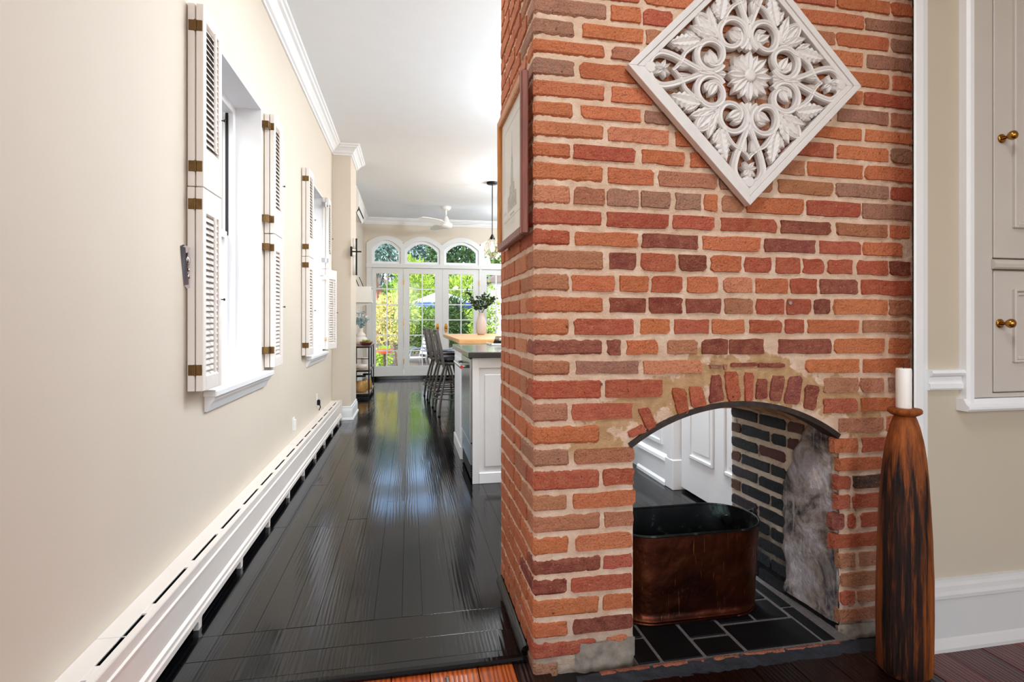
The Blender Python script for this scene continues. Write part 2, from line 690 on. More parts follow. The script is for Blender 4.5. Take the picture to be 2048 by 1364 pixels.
# ================================================================== STRUCTURE
XL, ZC = -.86, 3.14          # left wall, ceiling height
YB, XB = 10.8, -.87          # garden wall, left wall of the rear room
CY0, CY1, CXR = 6.43, 7.05, -.655    # wall pier between the rooms
FY, BX0, BX1, BY1 = 1.70, .395, 1.85, 2.32   # chimney: front plane, left plane, right end, back plane
RY = 1.585                   # plane of the cupboard wall
W1, W2, WZ0, WZ1 = (2.56, 3.43), (4.88, 5.73), .80, 2.39
KX, RX = 1.75, 2.25
PZ = -.02                    # level of the front room floor

m = MB()
for a, b in ((-3.6, W1[0]), (W1[1], W2[0]), (W2[1], CY0 + .1)):
    m.box(XL - .3, XL, a, b, -.1, ZC + .1)
for w in (W1, W2):
    m.box(XL - .3, XL, w[0], w[1], -.1, WZ0)
    m.box(XL - .3, XL, w[0], w[1], WZ1, ZC + .1)
struct(m.build('wall_left', 'wall_beige'))
struct(MB().box(XL - .3, CXR, CY0, CY1, -.1, ZC + .1).build('wall_pier', 'wall_beige'))
struct(MB().box(XB - .3, XB, CY1, YB + .2, -.1, ZC + .1).build('wall_rear_left', 'wall_beige'))
struct(MB().box(-1.3, 3.7, -3.7, YB + .2, ZC, ZC + .15).build('ceiling', 'ceiling_white'))
struct(MB().box(RX, RX + .2, 5.2, YB + .2, -.1, ZC + .1).build('wall_rear_right', 'wall_beige'))
m = MB().box(KX, RX + .2, 3.43, 5.2, -.1, ZC + .1).box(KX + .1, RX + .2, 2.3, 3.43, -.1, ZC + .1).box(KX, KX + .12, 2.3, 3.43, 2.2, ZC + .1)
struct(m.build('wall_right', 'trim_white'))
# wall beside the chimney that carries the cupboard; its edge towards the brick is splayed
m = MB()
extrude_z(m, [(1.758, RY), (3.5, RY), (3.5, 2.3), (1.90, 2.3), (1.90, 1.72)], PZ - .1, ZC + .1)
struct(m.build('wall_cupboard', 'wall_cream'))
m = MB()
extrude_z(m, [(1.716, RY - .010), (1.722, RY - .014), (1.752, RY - .014), (1.762, RY - .006), (1.80, RY + .004), (1.82, RY + .03), (1.90, 1.74), (1.875, 1.715)], PZ, ZC)
struct(m.build('trim_1', 'trim_white'), 'white corner trim beside the brick')
struct(MB().box(3.4, 3.6, -3.7, RY, -.2, ZC + .1).build('wall_parlor_right', 'wall_cream'))
m = MB()
for a, b in ((-1.2, -.6), (.7, 1.65), (2.95, 3.6)):
    m.box(a, b, -3.7, -3.45, -.2, ZC + .1)
for a, b in ((-.6, .7), (1.65, 2.95)):
    m.box(a, b, -3.7, -3.45, -.2, .6).box(a, b, -3.7, -3.45, 2.9, ZC + .1)
struct(m.build('wall_parlor_front', 'wall_cream'))

# ---- kitchen floor: one black plank at a time
fl = struct(MB().box(XL - .1, RX, 1.80, YB + .1, -.06, -.012).build('floor_kitchen', 'dark_void'))
xs = [-.86, -.76, -.655, -.55, -.44, -.34, -.235, -.13, -.026, .051, .174, .279, .388]
while xs[-1] < RX:
    xs.append(xs[-1] + random.uniform(.095, .125))
for i in range(len(xs) - 1):
    y = 2.092 if xs[i] < .38 else 2.345
    first = True
    while y < YB - .02:
        L = random.uniform(.6, 2.4) if first else random.uniform(1.8, 3.2)
        first = False
        y2 = min(YB, y + L)
        if YB - y2 < .5:
            y2 = YB
        dz = random.uniform(-.0006, .0006)
        MB().box(xs[i] + .0005, xs[i + 1] - .0005, y + .0005, y2 - .0005, -.02, dz, .0004).build('plank', 'floor_black', fl)
        y = y2
for a, b in ((1.818, 1.94), (1.942, 2.09)):
    MB().box(XL, .385, a, b, -.02, 0, .0006).build('plank', 'floor_black', fl)
m = MB()
extrude_x(m, [(1.816, 0), (1.785, 0), (1.772, -.003), (1.766, -.010), (1.768, -.019), (1.80, -.021), (1.816, -.021)], XL, .388)
m.build('nosing', 'floor_black', fl)
m = MB()
extrude_y(m, [(.399, -.01), (.372, -.01), (.373, .008), (.379, .018), (.392, .024), (.399, .024)], 1.79, 2.31)
struct(m.build('trim_2', 'floor_black'), 'black quarter round trim along the foot of the chimney')

# ---- front room floor
fp = struct(MB().box(XL - .1, 3.4, -3.5, 1.80, -.09, PZ - .012).build('floor_parlor', 'dark_void'))
x = XL
px = [-.86, -.73, -.585, -.44, -.30, -.178, -.055, .068, .223, .341, .455]
while px[-1] < 3.4:
    px.append(px[-1] + random.uniform(.125, .15))
for i in range(len(px) - 1):
    a, b = px[i], px[i + 1]
    yend = 1.80 if b < .5 else (1.645 if b < 1.80 else RY + .01)
    if b < .42:
        col = jitc((206, 112, 46), 14)
    elif a < 1.62:
        col = jitc((30, 13, 10), 5)
    else:
        col = jitc((92, 34, 34), 12)
    for y0, y1 in ((-3.45, random.uniform(-1.5, -.4)), (None, yend)):
        if y0 is None:
            y0 = last
        last = y1
        MB().box(a + .0014, b - .0014, y0, y1 - .0014, PZ - .02, PZ + random.uniform(-.001, .001), .002).build('plank', 'floor_pine', fp, col=col)

# ---- crown mouldings
CP = [(0, -.115), (.012, -.115), (.016, -.100), (.030, -.092), (.040, -.070), (.062, -.045), (.080, -.036), (.086, -.022), (.100, -.016), (.104, 0), (0, 0)]
m = MB()
m.prism(CP, lambda a, b: (XL + a, -3.45, ZC + b), lambda a, b: (XL + a, CY0 - a, ZC + b))
struct(m.build('trim_3', 'trim_white'), 'white crown moulding along the passage')
m = MB()
m.prism(CP, lambda a, b: (XL + a, CY0 - a, ZC + b), lambda a, b: (CXR + a, CY0 - a, ZC + b))
m.prism(CP, lambda a, b: (CXR + a, CY0 - a, ZC + b), lambda a, b: (CXR + a, CY1 + a, ZC + b))
struct(m.build('trim_4', 'trim_white'), 'white crown moulding wrapping the pier')
m = MB()
m.prism(CP, lambda a, b: (XB + a, CY1, ZC + b), lambda a, b: (XB + a, YB - a, ZC + b))
struct(m.build('trim_5', 'trim_white'), 'white crown moulding of the rear room')
m = MB()
m.prism(CP, lambda a, b: (XB + a, YB - a, ZC + b), lambda a, b: (RX - a, YB - a, ZC + b))
struct(m.build('trim_6', 'trim_white'), 'white crown moulding above the garden doors')

# ---- baseboards
BP = [(0, 0), (.030, 0), (.030, .012), (.018, .026), (.018, .105), (.014, .125), (.010, .132), (.010, .150), (.0, .156)]
m = MB()
m.prism(BP, lambda a, b: (XL + .11, CY0 - a, b), lambda a, b: (CXR + a, CY0 - a, b))
m.prism(BP, lambda a, b: (CXR + a, CY0 - a, b), lambda a, b: (CXR + a, CY1 + a, b))
struct(m.build('baseboard_pier', 'trim_white'))
m = MB()
m.prism(BP, lambda a, b: (XB + a, CY1 + .01, b), lambda a, b: (XB + a, YB - a, b))
struct(m.build('baseboard_rear_left', 'trim_white'))
m = MB()
RP = [(0, 0), (.038, 0), (.038, .012), (.028, .035), (.024, .042), (.024, .175), (.030, .180), (.030, .192), (.020, .200), (.018, .216), (.012, .226), (.010, .236), (0, .238)]
m.prism(RP, lambda a, b: (1.762, RY - a, PZ + b), lambda a, b: (3.4, RY - a, PZ + b))
struct(m.build('baseboard_right', 'trim_grey'))
m = MB()
ax0, ax1 = 1.778, 1.930
CHP = [(0, 0), (.012, 0), (.016, .006), (.016, .022), (.010, .026), (.010, .045), (.022, .052), (.026, .060), (.022, .070), (0, .072)]
m.prism(CHP, lambda a, b: (ax0, RY - a, .882 + b), lambda a, b: (ax1, RY - a, .882 + b))
struct(m.build('trim_7', 'trim_white'), 'white chair rail between corner trim and cupboard')

# ---- windows in the left wall


def left_window(name, w):
    r = struct(thing(name, '', ''))
    for k in ('label', 'category'):
        del r[k]
    y0, y1 = w
    xo = XL - .135
    m = MB().box(xo - .06, XL + .001, y0, y0 + .014, WZ0, WZ1).build('jamb', 'trim_white', r)
    m = MB().box(xo - .06, XL + .001, y1 - .014, y1, WZ0, WZ1).build('jamb', 'trim_white', r)
    MB().box(xo - .06, XL + .001, y0 + .014, y1 - .014, WZ1 - .014, WZ1).build('head', 'trim_white', r)
    MB().box(xo - .10, XL + .058, y0 - .09, y1 + .095, WZ0 - .002, WZ0 + .030, .006).build('sill', 'trim_white', r) if False else None
    s = MB()
    s.box(xo - .10, XL, y0 + .0145, y1 - .0145, WZ0, WZ0 + .028)
    s.build('sill', 'trim_white', r)
    MB().box(XL - .002, XL + .055, y0 - .06, y1 + .07, WZ0 - .002, WZ0 + .028, .005).build('sill_nose', 'trim_white', r)
    a = MB()
    a.prism([(0, 0), (.042, 0), (.040, -.012), (.026, -.030), (.016, -.052), (.012, -.062), (0, -.062)],
            lambda p, q: (XL + p, y0 - .045, WZ0 - .003 + q), lambda p, q: (XL + p, y1 + .055, WZ0 - .003 + q))
    a.build('apron', 'trim_white', r)
    # outer frame and two sashes
    zi0, zi1, yi0, yi1 = WZ0 + .028, WZ1 - .014, y0 + .014, y1 - .014
    MB().box(xo - .06, xo - .005, yi0, yi0 + .045, zi0, zi1).build('stop', 'trim_white', r)
    MB().box(xo - .06, xo - .005, yi1 - .045, yi1, zi0, zi1).build('stop', 'trim_white', r)
    MB().box(xo - .06, xo - .005, yi0 + .045, yi1 - .045, zi1 - .045, zi1).build('stop', 'trim_white', r)
    mid = 1.62
    for nm, a0, a1, xs_ in (('lower_sash', zi0, mid + .02, xo - .035), ('upper_sash', mid - .02, zi1 - .045, xo - .085)):
        b0, b1 = yi0 + .045, yi1 - .045
        sash = MB().box(xs_ - .035, xs_, b0, b0 + .05, a0, a1).box(xs_ - .035, xs_, b1 - .05, b1, a0, a1)
        sash.box(xs_ - .035, xs_, b0 + .05, b1 - .05, a0, a0 + .06).box(xs_ - .035, xs_, b0 + .05, b1 - .05, a1 - .04, a1)
        so = sash.build(nm, 'trim_white', r)
        MB().box(xs_ - .02, xs_ - .016, b0 + .05, b1 - .05, a0 + .06, a1 - .04).build('pane', 'window_glass', so)
    for yy in (yi0 + .048, yi1 - .048):
        MB().box(xo - .045, xo - .03, yy - .002, yy + .002, mid, zi1 - .05).build('sash_channel', 'black_metal', r)
    return r


left_window('window_1', W1)
left_window('window_2', W2)

# ---- garden wall with the french doors and four arched transoms
units = [(-.709, -.158, -.808, -.118), (-.081, .605, -.118, .645), (.684, 1.374, .645, 1.412), (1.455, 2.03, 1.412, 2.12)]


def z_in(u, x):
    c, h = (u[0] + u[1]) / 2, (u[1] - u[0]) / 2
    return 2.712 - .165 * ((x - c) / h) ** 2


def z_out(x):
    for u in units:
        if u[2] <= x <= u[3]:
            c = (u[0] + u[1]) / 2
            return 2.800 - 1.05 * (x - c) ** 2
    return 2.6


m = MB()
m.box(XB - .3, -.808, YB, YB + .2, -.3, ZC + .1).box(2.12, RX + .2, YB, YB + .2, -.3, ZC + .1)
N = 96
for i in range(N):
    a = -.808 + (2.12 + .808) * i / N
    b = -.808 + (2.12 + .808) * (i + 1) / N
    za, zb = z_out(a + 1e-5), z_out(b - 1e-5)
    v = [(a, YB, za), (b, YB, zb), (b, YB, ZC + .1), (a, YB, ZC + .1), (a, YB + .2, za), (b, YB + .2, zb), (b, YB + .2, ZC + .1), (a, YB + .2, ZC + .1)]
    m.add(v, [(0, 1, 2, 3), (4, 7, 6, 5), (0, 4, 5, 1)])
struct(m.build('wall_back', 'wall_beige'))
# scalloped casing
m = MB()
y0, y1 = YB - .022, YB + .16
for u in units:
    n = 28
    for i in range(n):
        a = u[2] + (u[3] - u[2]) * i / n
        b = u[2] + (u[3] - u[2]) * (i + 1) / n

        def low(x, side):
            if x <= u[0] + 1e-6 or x >= u[1] - 1e-6:
                return 2.255
            return z_in(u, x)
        segs = [(a, b)]
        for cut in (u[0], u[1]):
            segs = [q for s_ in segs for q in (((s_[0], cut), (cut, s_[1])) if s_[0] < cut < s_[1] else (s_,))]
        for p, q in segs:
            mid_ = (p + q) / 2
            inside = u[0] < mid_ < u[1]
            zp = z_in(u, max(u[0], min(u[1], p))) if inside else 2.255
            zq = z_in(u, max(u[0], min(u[1], q))) if inside else 2.255
            v = [(p, y0, zp), (q, y0, zq), (q, y0, z_out(q - 1e-5)), (p, y0, z_out(p + 1e-5)), (p, y1, zp), (q, y1, zq), (q, y1, z_out(q - 1e-5)), (p, y1, z_out(p + 1e-5))]
            m.add(v, [(0, 1, 2, 3), (4, 7, 6, 5), (0, 4, 5, 1), (3, 2, 6, 7), (0, 3, 7, 4), (1, 5, 6, 2)])
struct(m.build('trim_8', 'door_grey', fix=False), 'scalloped white casing over the arched transoms')
m = MB().box(-.818, 2.14, YB - .03, YB + .16, 2.178, 2.255, .004).box(-.808, -.709, YB - .022, YB + .16, 0, 2.178)
m.box(-.106, -.096, YB - .012, YB + .1, .06, 2.178).box(1.386, 1.438, YB - .022, YB + .16, 0, 2.178).box(2.03, 2.12, YB - .022, YB + .16, 0, 2.178)
struct(m.build('trim_9', 'door_grey'), 'grey white frame posts and head of the garden doors')
struct(MB().box(-.71, 2.04, YB - .03, YB + .2, 0, .062, .004).build('trim_10', 'floor_black'), 'black threshold under the garden doors')
for k, u in enumerate(units):
    r = bpy.data.objects.new('window_%d' % (k + 3), None)
    C.objects.link(r)
    struct(r)
    f = MB()
    n = 20
    ya, yb = YB + .02, YB + .09
    outer = [(u[0], 2.255)] + [(u[0] + (u[1] - u[0]) * i / n, z_in(u, u[0] + (u[1] - u[0]) * i / n)) for i in range(n + 1)] + [(u[1], 2.255)]
    t = .048
    c = (u[0] + u[1]) / 2
    sc = ((u[1] - u[0]) / 2 - t) / ((u[1] - u[0]) / 2)
    inner = [(c + (x - c) * sc, (z - t) if i not in (0, len(outer) - 1) else z + t) for i, (x, z) in enumerate(outer)]
    no = len(outer)
    vv = [(x, ya, z) for x, z in outer] + [(x, ya, z) for x, z in inner] + [(x, yb, z) for x, z in inner]
    ff = []
    for i in range(no):
        j = (i + 1) % no
        ff += [(i, j, no + j, no + i), (no + i, no + j, 2 * no + j, 2 * no + i)]
    f.add(vv, ff)
    f.build('frame', 'trim_white', r, fix=False)
    g = MB()
    g.prism(inner, lambda a, b: (a, YB + .05, b), lambda a, b: (a, YB + .054, b))
    g.build('pane', 'window_glass', r)


def glazed_door(name, x0, x1, gx0, gx1, rows=6, knob=None):
    r = bpy.data.objects.new(name, None)
    C.objects.link(r)
    struct(r)
    y0, y1, z0, z1, g0, g1 = YB + .0, YB + .045, .066, 2.174, .255, 2.07
    MB().box(x0, gx0, y0, y1, z0, z1).build('stile', 'door_grey', r)
    MB().box(gx1, x1, y0, y1, z0, z1).build('stile', 'door_grey', r)
    MB().box(gx0, gx1, y0, y1, g1, z1).build('top_rail', 'door_grey', r)
    MB().box(gx0, gx1, y0, y1, z0, g0).build('bottom_rail', 'door_grey', r)
    xm = (gx0 + gx1) / 2
    MB().box(xm - .011, xm + .011, y0 + .006, y1 - .006, g0, g1).build('muntin', 'trim_white', r)
    for i in range(1, rows):
        z = g0 + (g1 - g0) * i / rows
        MB().box(gx0, gx1, y0 + .007, y1 - .007, z - .010, z + .010).build('muntin', 'trim_white', r)
    for i in range(rows):
        za, zb = g0 + (g1 - g0) * i / rows, g0 + (g1 - g0) * (i + 1) / rows
        for a, b in ((gx0, xm), (xm, gx1)):
            MB().box(a, b, y0 + .021, y0 + .024, za, zb).build('pane', 'window_glass', r)
    if knob:
        p = MB()
        nn = 20
        pl = [(knob + .032 * math.cos(2 * math.pi * i / nn), 1.0 + .095 * math.sin(2 * math.pi * i / nn)) for i in range(nn)]
        p.prism(pl, lambda a, b: (a, y0, b), lambda a, b: (a, y0 - .008, b))
        po = p.build('door_plate', 'brass', r)
        q = MB().tube([(knob, y0 - .006, 1.01), (knob, y0 - .03, 1.01)], .009, 8)
        q.tube([(knob, y0 - .03, 1.01), (knob, y0 - .038, 1.01), (knob, y0 - .055, 1.01), (knob, y0 - .066, 1.01)], [.008, .022, .026, .014], 12)
        q.build('knob', 'brass', po, smooth=True)
    return r


glazed_door('door_1', -.706, -.109, -.63, -.216)
glazed_door('door_2', -.093, .647, .01, .506, knob=.556)
glazed_door('door_3', .650, 1.383, .778, 1.271, knob=.723)
glazed_door('door_4', 1.442, 2.026, 1.54, 1.93)
for z in (.35, 1.1, 1.9):
    MB().box(-.108, -.094, YB - .018, YB - .010, z - .05, z + .05, .002).build('hinge', 'brass', bpy.data.objects['door_2'])
    MB().box(1.380, 1.396, YB - .030, YB - .020, z - .05, z + .05, .002).build('hinge', 'brass', bpy.data.objects['door_3'])

# ---- white panelled closet door in the kitchen, seen through the fireplace
r = bpy.data.objects.new('door_5', None)
C.objects.link(r)
struct(r)
dx = KX + .035
MB().box(dx, dx + .04, 2.42, 3.325, .022, 2.1).build('slab', 'trim_white', r)
for ya, yb in ((2.52, 2.83), (2.93, 3.22)):
    for za, zb in ((.245, .90), (1.05, 1.98)):
        fr = MB()
        for q in ((ya, ya + .022, za, zb), (yb - .022, yb, za, zb), (ya + .022, yb - .022, za, za + .022), (ya + .022, yb - .022, zb - .022, zb)):
            fr.box(dx - .014, dx + .002, *q, .004)
        fr.build('panel_moulding', 'trim_white', r)
        MB().box(dx - .006, dx + .002, ya + .05, yb - .05, za + .05, zb - .05, .004).build('raised_panel', 'trim_white', r)
m = MB().box(KX - .020, KX + .1, 3.335, 3.43, 0, 2.2, .004).box(KX - .028, KX + .1, 3.325, 3.44, 0, .20, .004).box(KX - .026, KX - .018, 3.36, 3.405, .2, 2.2)
struct(m.build('trim_11', 'trim_white'), 'white door casing with plinth block in the kitchen')
m = MB()
m.prism([(0, 0), (.032, 0), (.03, .02), (.018, .035), (.018, .16), (.026, .165), (.022, .185), (.008, .20), (0, .205)], lambda a, b: (KX - a, 3.44, b), lambda a, b: (KX - a, 3.90, b))
struct(m.build('baseboard_kitchen', 'trim_white'))
m = MB()
for q in ((3.52, 3.55, .26, 2.1), (3.82, 3.85, .26, 2.1), (3.55, 3.82, .26, .29)):
    m.box(KX - .012, KX + .002, *q, .003)
struct(m.build('trim_12', 'trim_white'), 'white wall panel moulding in the kitchen')

# ================================================================== CHIMNEY
chim = thing('brick_chimney', 'exposed red brick chimney breast with an arched see-through fireplace', 'chimney', ((BX0 + BX1) / 2, 2.0, 0))
AC, AR = (1.128, .142), .700     # arch circle centre (x,z) and radius
OL, OR = .738, 1.535             # fireplace opening, left and right


def arch_z(x):
    return AC[1] + math.sqrt(max(0, AR * AR - (x - AC[0]) ** 2))


def nz(p, s):
    return noise.noise(Vector(p) * s)


# ---- mortar body, its faces slightly rough
m = MB()
REC = .0052
step = .0125


def grid(fn, us, vs):
    k = len(m.v)
    for u_ in us:
        for v_ in vs(u_):
            m.v.append(fn(u_, v_))
    n = len(vs(us[0]))
    for i in range(len(us) - 1):
        for j in range(n - 1):
            m.f.append((k + i * n + j, k + (i + 1) * n + j, k + (i + 1) * n + j + 1, k + i * n + j + 1))
            m.mi.append(0)


def lin_(a, b, n):
    return [a + (b - a) * i / n for i in range(n + 1)]


def rough_front(x, z):
    d = .0034 * nz((x, 0, z), 42) + .0034 * nz((x, 7, z), 95)
    rc = .010
    if x < BX0 + rc:
        return (x + .003, FY + REC + (rc - (x - BX0)) * .9, z)
    return (x, FY + REC + d, z)


ZT = ZC
grid(rough_front, lin_(BX0, OL, 44), lambda x: lin_(PZ - .03, ZT, 380))
grid(rough_front, lin_(OR, BX1, 40), lambda x: lin_(PZ - .03, ZT, 380))
grid(rough_front, lin_(OL, OR, 100), lambda x: lin_(arch_z(x) - .004, ZT, 290))
grid(lambda y, z: (BX0 + REC + .0034 * nz((3, y, z), 42) + .0034 * nz((5, y, z), 95), y, z), lin_(FY + .012, BY1, 72), lambda y: lin_(PZ - .03, ZT, 380))
m.add([(OL, FY + REC, -.05), (OL, BY1, -.05), (OL, BY1, arch_z(OL)), (OL, FY + REC, arch_z(OL))], [(0, 1, 2, 3)])
for i in range(32):
    a, b = OL + (OR - OL) * i / 32, OL + (OR - OL) * (i + 1) / 32
    m.add([(a, FY + REC, arch_z(a)), (b, FY + REC, arch_z(b)), (b, BY1, arch_z(b)), (a, BY1, arch_z(a))], [(0, 1, 2, 3)])
m.add([(BX0, BY1, -.05), (OL, BY1, -.05), (OL, BY1, ZT), (BX0, BY1, ZT), (OR - .03, BY1, -.05), (BX1, BY1, -.05), (BX1, BY1, ZT), (OR - .03, BY1, ZT), (OL, BY1, arch_z(OL)), (OR - .03, BY1, arch_z(OR)), (OR - .03, BY1, ZT), (OL, BY1, ZT)], [(0, 1, 2, 3), (4, 5, 6, 7), (8, 9, 10, 11)])
m.add([(BX1, FY + REC, -.05), (BX1, BY1, -.05), (BX1, BY1, ZT), (BX1, FY + REC, ZT)], [(0, 1, 2, 3)])
m.build('mortar', 'mortar', chim, smooth=True, fix=False)

# ---- courses: mortar lines read at the left and the right end of the front
YLn = {0: 30, 1: 71, 2: 109, 3: 153, 4: 196, 5: 235, 6: 276, 7: 318, 8: 363, 9: 411, 10: 453, 11: 494, 12: 542, 13: 587, 14: 631, 15: 675, 16: 716, 17: 756, 18: 804, 19: 849, 20: 895, 21: 939, 22: 987, 23: 1029, 24: 1072, 25: 1117, 26: 1157, 27: 1197, 28: 1241, 29: 1284, 30: 1324, 31: 1367}
YRn = {-3: 3, -2: 39, -1: 75, 0: 111, 1: 149, 2: 187, 3: 223, 4: 260, 5: 294, 6: 332, 7: 370, 8: 406, 9: 445, 10: 482, 11: 518, 12: 556, 13: 595, 14: 635, 15: 671, 16: 712, 17: 750, 18: 789, 19: 827, 20: 867, 21: 906, 22: 940, 23: 976, 24: 1014, 25: 1053, 26: 1091, 27: 1130, 28: 1167, 29: 1200, 30: 1236, 31: 1272}
ZLn, ZRn = {}, {}
for k in range(-18, 32):
    zl = onY(1083, YLn[k], FY)[1] if k in YLn else onY(1083, YLn[0], FY)[1] - k * .0698
    zr = onY(1815, YRn[k], FY)[1] if k in YRn else onY(1815, YRn[0], FY)[1] - k * .0698
    ZLn[k], ZRn[k] = zl, zr


def line_z(k, x):
    t = (x - .42) / (1.825 - .42)
    return ZLn[k] + (ZRn[k] - ZLn[k]) * t


COL = dict(O=(214, 126, 84), L=(218, 142, 106), B=(190, 130, 98), T=(172, 130, 108), R=(190, 96, 72), D=(142, 74, 64), K=(66, 52, 50), G=(156, 142, 128))


def brick_mesh(mapf, poly, proud=0.0, deep=.022):
    """poly: outline (p,q) anticlockwise; mapf(p,q,d) with d = distance out of the wall"""
    n = len(poly)
    cx = sum(p for p, q in poly) / n
    cz = sum(q for p, q in poly) / n
    tp, tq = random.uniform(-.008, .008), random.uniform(-.012, .012)

    def ring(ins, d):
        o = []
        for p, q in poly:
            dx_, dz_ = p - cx, q - cz
            L = math.hypot(dx_, dz_)
            k = max(.3, 1 - ins / L)
            o.append(mapf(cx + dx_ * k, cz + dz_ * (1 - min(.6, ins / max(abs(dz_), .01)) if abs(dz_) > .004 else 1), d + dx_ * tp + dz_ * tq))
        return o
    b = MB()
    v = ring(0, -deep) + ring(.0038, proud)
    f = [tuple(range(n, 2 * n))]
    for i in range(n):
        j = (i + 1) % n
        f += [(i, j, n + j, n + i)]
    b.add(v, f)
    return b


def outline(p0, p1, za0, za1, zb0, zb1):
    """rough rectangle: bottom z at p0/p1 = za0/za1, top z = zb0/zb1"""
    J = lambda s=.0022: random.uniform(-s, s)
    c1, c2, c3, c4 = (random.choice((.0015, .003, .003, .005, .011)) for _ in range(4))
    W_ = p1 - p0
    lb = lambda t: za0 + (za1 - za0) * t
    tb_ = lambda t: zb0 + (zb1 - zb0) * t
    a1, a2, a3, a4 = random.uniform(.2, .42), random.uniform(.55, .8), random.uniform(.55, .8), random.uniform(.2, .42)
    return [(p0 + c1, za0 + J(.001)), (p0 + W_ * a1, lb(a1) + J(.0030)), (p0 + W_ * a2, lb(a2) + J(.0030)), (p1 - c2, za1 + J(.001)), (p1 + J(), za1 + c2 + J(.001)), (p1 + J(.004), (za1 + zb1) / 2 + J(.006)), (p1 + J(), zb1 - c3 + J(.001)), (p1 - c3, zb1 + J(.001)), (p0 + W_ * a3, tb_(a3) + J(.0030)), (p0 + W_ * a4, tb_(a4) + J(.0030)), (p0 + c4, zb0 + J(.001)), (p0 + J(), zb0 - c4 + J(.001)), (p0 + J(.004), (za0 + zb0) / 2 + J(.006)), (p0 + J(), za0 + c1 + J(.001))]


def front_map(p, q, d):
    return (p, FY - d, q)


def side_map(p, q, d):
    return (BX0 - d, p, q)


GAP = .0070
rows = {
    -4: 'O1083-1145 R1155-1281 O1290-1400 O1410-1520 B1530-1600 R1610-1720 O1728-1826',
    -3: 'O1083-1211 B1219-1283 O1291-1410 L1418-1520 R1528-1581 R1588-1671 O1673-1781 O1783-1826',
    -2: 'B1083-1140 R1148-1281 O1287-1400 B1408-1480 O1488-1592 O1600-1728 T1730-1826',
    -1: 'T1083-1215 O1221-1283 R1286-1348 O1356-1470 T1478-1540 B1548-1620 B1628-1673 O1674-1779 T1783-1826',
    0: 'T1082-1150 O1163-1288 B1291-1345 B1352-1470 B1478-1590 O1598-1655 O1660-1727 T1733-1826',
    1: 'O1081-1211 B1222-1280 B1288-1400 B1408-1480 T1488-1600 O1608-1680 O1688-1780 O1785-1826',
    2: 'T1082-1150 O1159-1282 B1290-1350 O1358-1480 B1488-1550 O1558-1620 O1628-1727 R1728-1826',
    3: 'O1075-1211 O1222-1308 B1316-1420 O1428-1500 B1508-1570 B1578-1665 T1674-1778 B1783-1826',
    4: 'O1082-1147 O1161-1284 T1289-1342 R1347-1440 B1448-1540 B1548-1600 O1610-1725 O1730-1826',
    5: 'L1079-1208 L1214-1340 O1351-1420 B1428-1540 R1550-1669 O1673-1780 T1783-1826',
    6: 'O1077-1143 R1146-1272 O1283-1370 O1380-1440 B1448-1536 B1545-1612 O1616-1728 O1730-1826',
    7: 'O1075-1208 O1215-1310 B1317-1437 T1440-1490 B1496-1548 B1555-1668 T1672-1778 R1783-1826',
    8: 'L1077-1142 B1146-1211 T1213-1278 T1281-1342 T1350-1404 O1409-1438 B1444-1490 O1493-1608 R1613-1724 T1725-1826',
    9: 'R1070-1205 R1212-1339 R1346-1431 R1442-1555 D1561-1664 B1672-1776 O1780-1822',
    10: 'R1079-1141 O1150-1278 D1283-1398 O1404-1523 D1529-1633 R1638-1724 O1727-1806',
    11: 'B1070-1209 D1218-1275 R1281-1352 D1357-1415 O1421-1485 R1490-1544 R1551-1602 R1606-1649 R1655-1706 R1714-1778 D1780-1823',
    12: 'B1077-1140 O1142-1230 O1238-1299 R1302-1367 O1374-1437 L1447-1506 O1511-1578 R1581-1636 D1640-1717 R1723-1824',
    13: 'O1075-1207 D1218-1293 D1296-1367 D1372-1443 B1449-1508 R1513-1569 R1574-1623 D1629-1663 O1669-1776 B1779-1824',
    14: 'O1076-1140 R1147-1268 O1280-1342 R1348-1420 O1424-1491 R1498-1565 R1571-1609 O1615-1719 B1725-1822',
    15: 'D1060-1206 D1213-1244 O1252-1318 B1333-1397 D1404-1457 D1459-1530 D1556-1663 O1669-1771 O1779-1822',
    16: 'B1076-1141 T1151-1280 L1286-1405 O1612-1720 O1726-1822',
    17: 'R1057-1204 R1211-1328 B1648-1719 B1721-1769 T1777-1822',
    18: 'B1075-1138 R1143-1268 R1646-1717 O1722-1822',
    19: 'O1072-1201 B1678-1770 O1774-1822',
    20: 'T1073-1139 B1147-1270 O1668-1717 R1723-1822',
    21: 'R1062-1200 R1206-1270 O1677-1768 R1774-1822',
    22: 'B1070-1136 O1145-1272 R1672-1702 K1706-1768 B1774-1822',
    23: 'B1070-1202 B1208-1268 R1673-1702 R1706-1780 B1786-1822',
    24: 'O1069-1139 O1151-1266 D1662-1690 R1697-1713 R1722-1822',
    25: 'D1070-1203 R1207-1266 R1664-1768 B1774-1822',
    26: 'D1070-1136 R1142-1266 B1678-1712 B1719-1822',
    27: 'O1070-1200 O1206-1266 B1682-1780 B1786-1822',
    28: 'O1068-1137 D1146-1266 R1680-1712 B1715-1822',
    29: 'R1070-1194 O1212-1258 B1679-1790',
    30: 'T1068-1118 G1680-1822',
}
rest = MB()          # bricks past the first 300, kept as one part
rest_cols = []
n_brick = 0
BRICK_CAP = 290


def place_brick(b, col, mat='brick'):
    global n_brick
    if n_brick < BRICK_CAP:
        n_brick += 1
        return b.build('brick', mat, chim, col=jitc(col, 9))
    rest.v, rest.f, rest.mi = rest.v, rest.f, rest.mi
    rest.add(b.v, b.f)


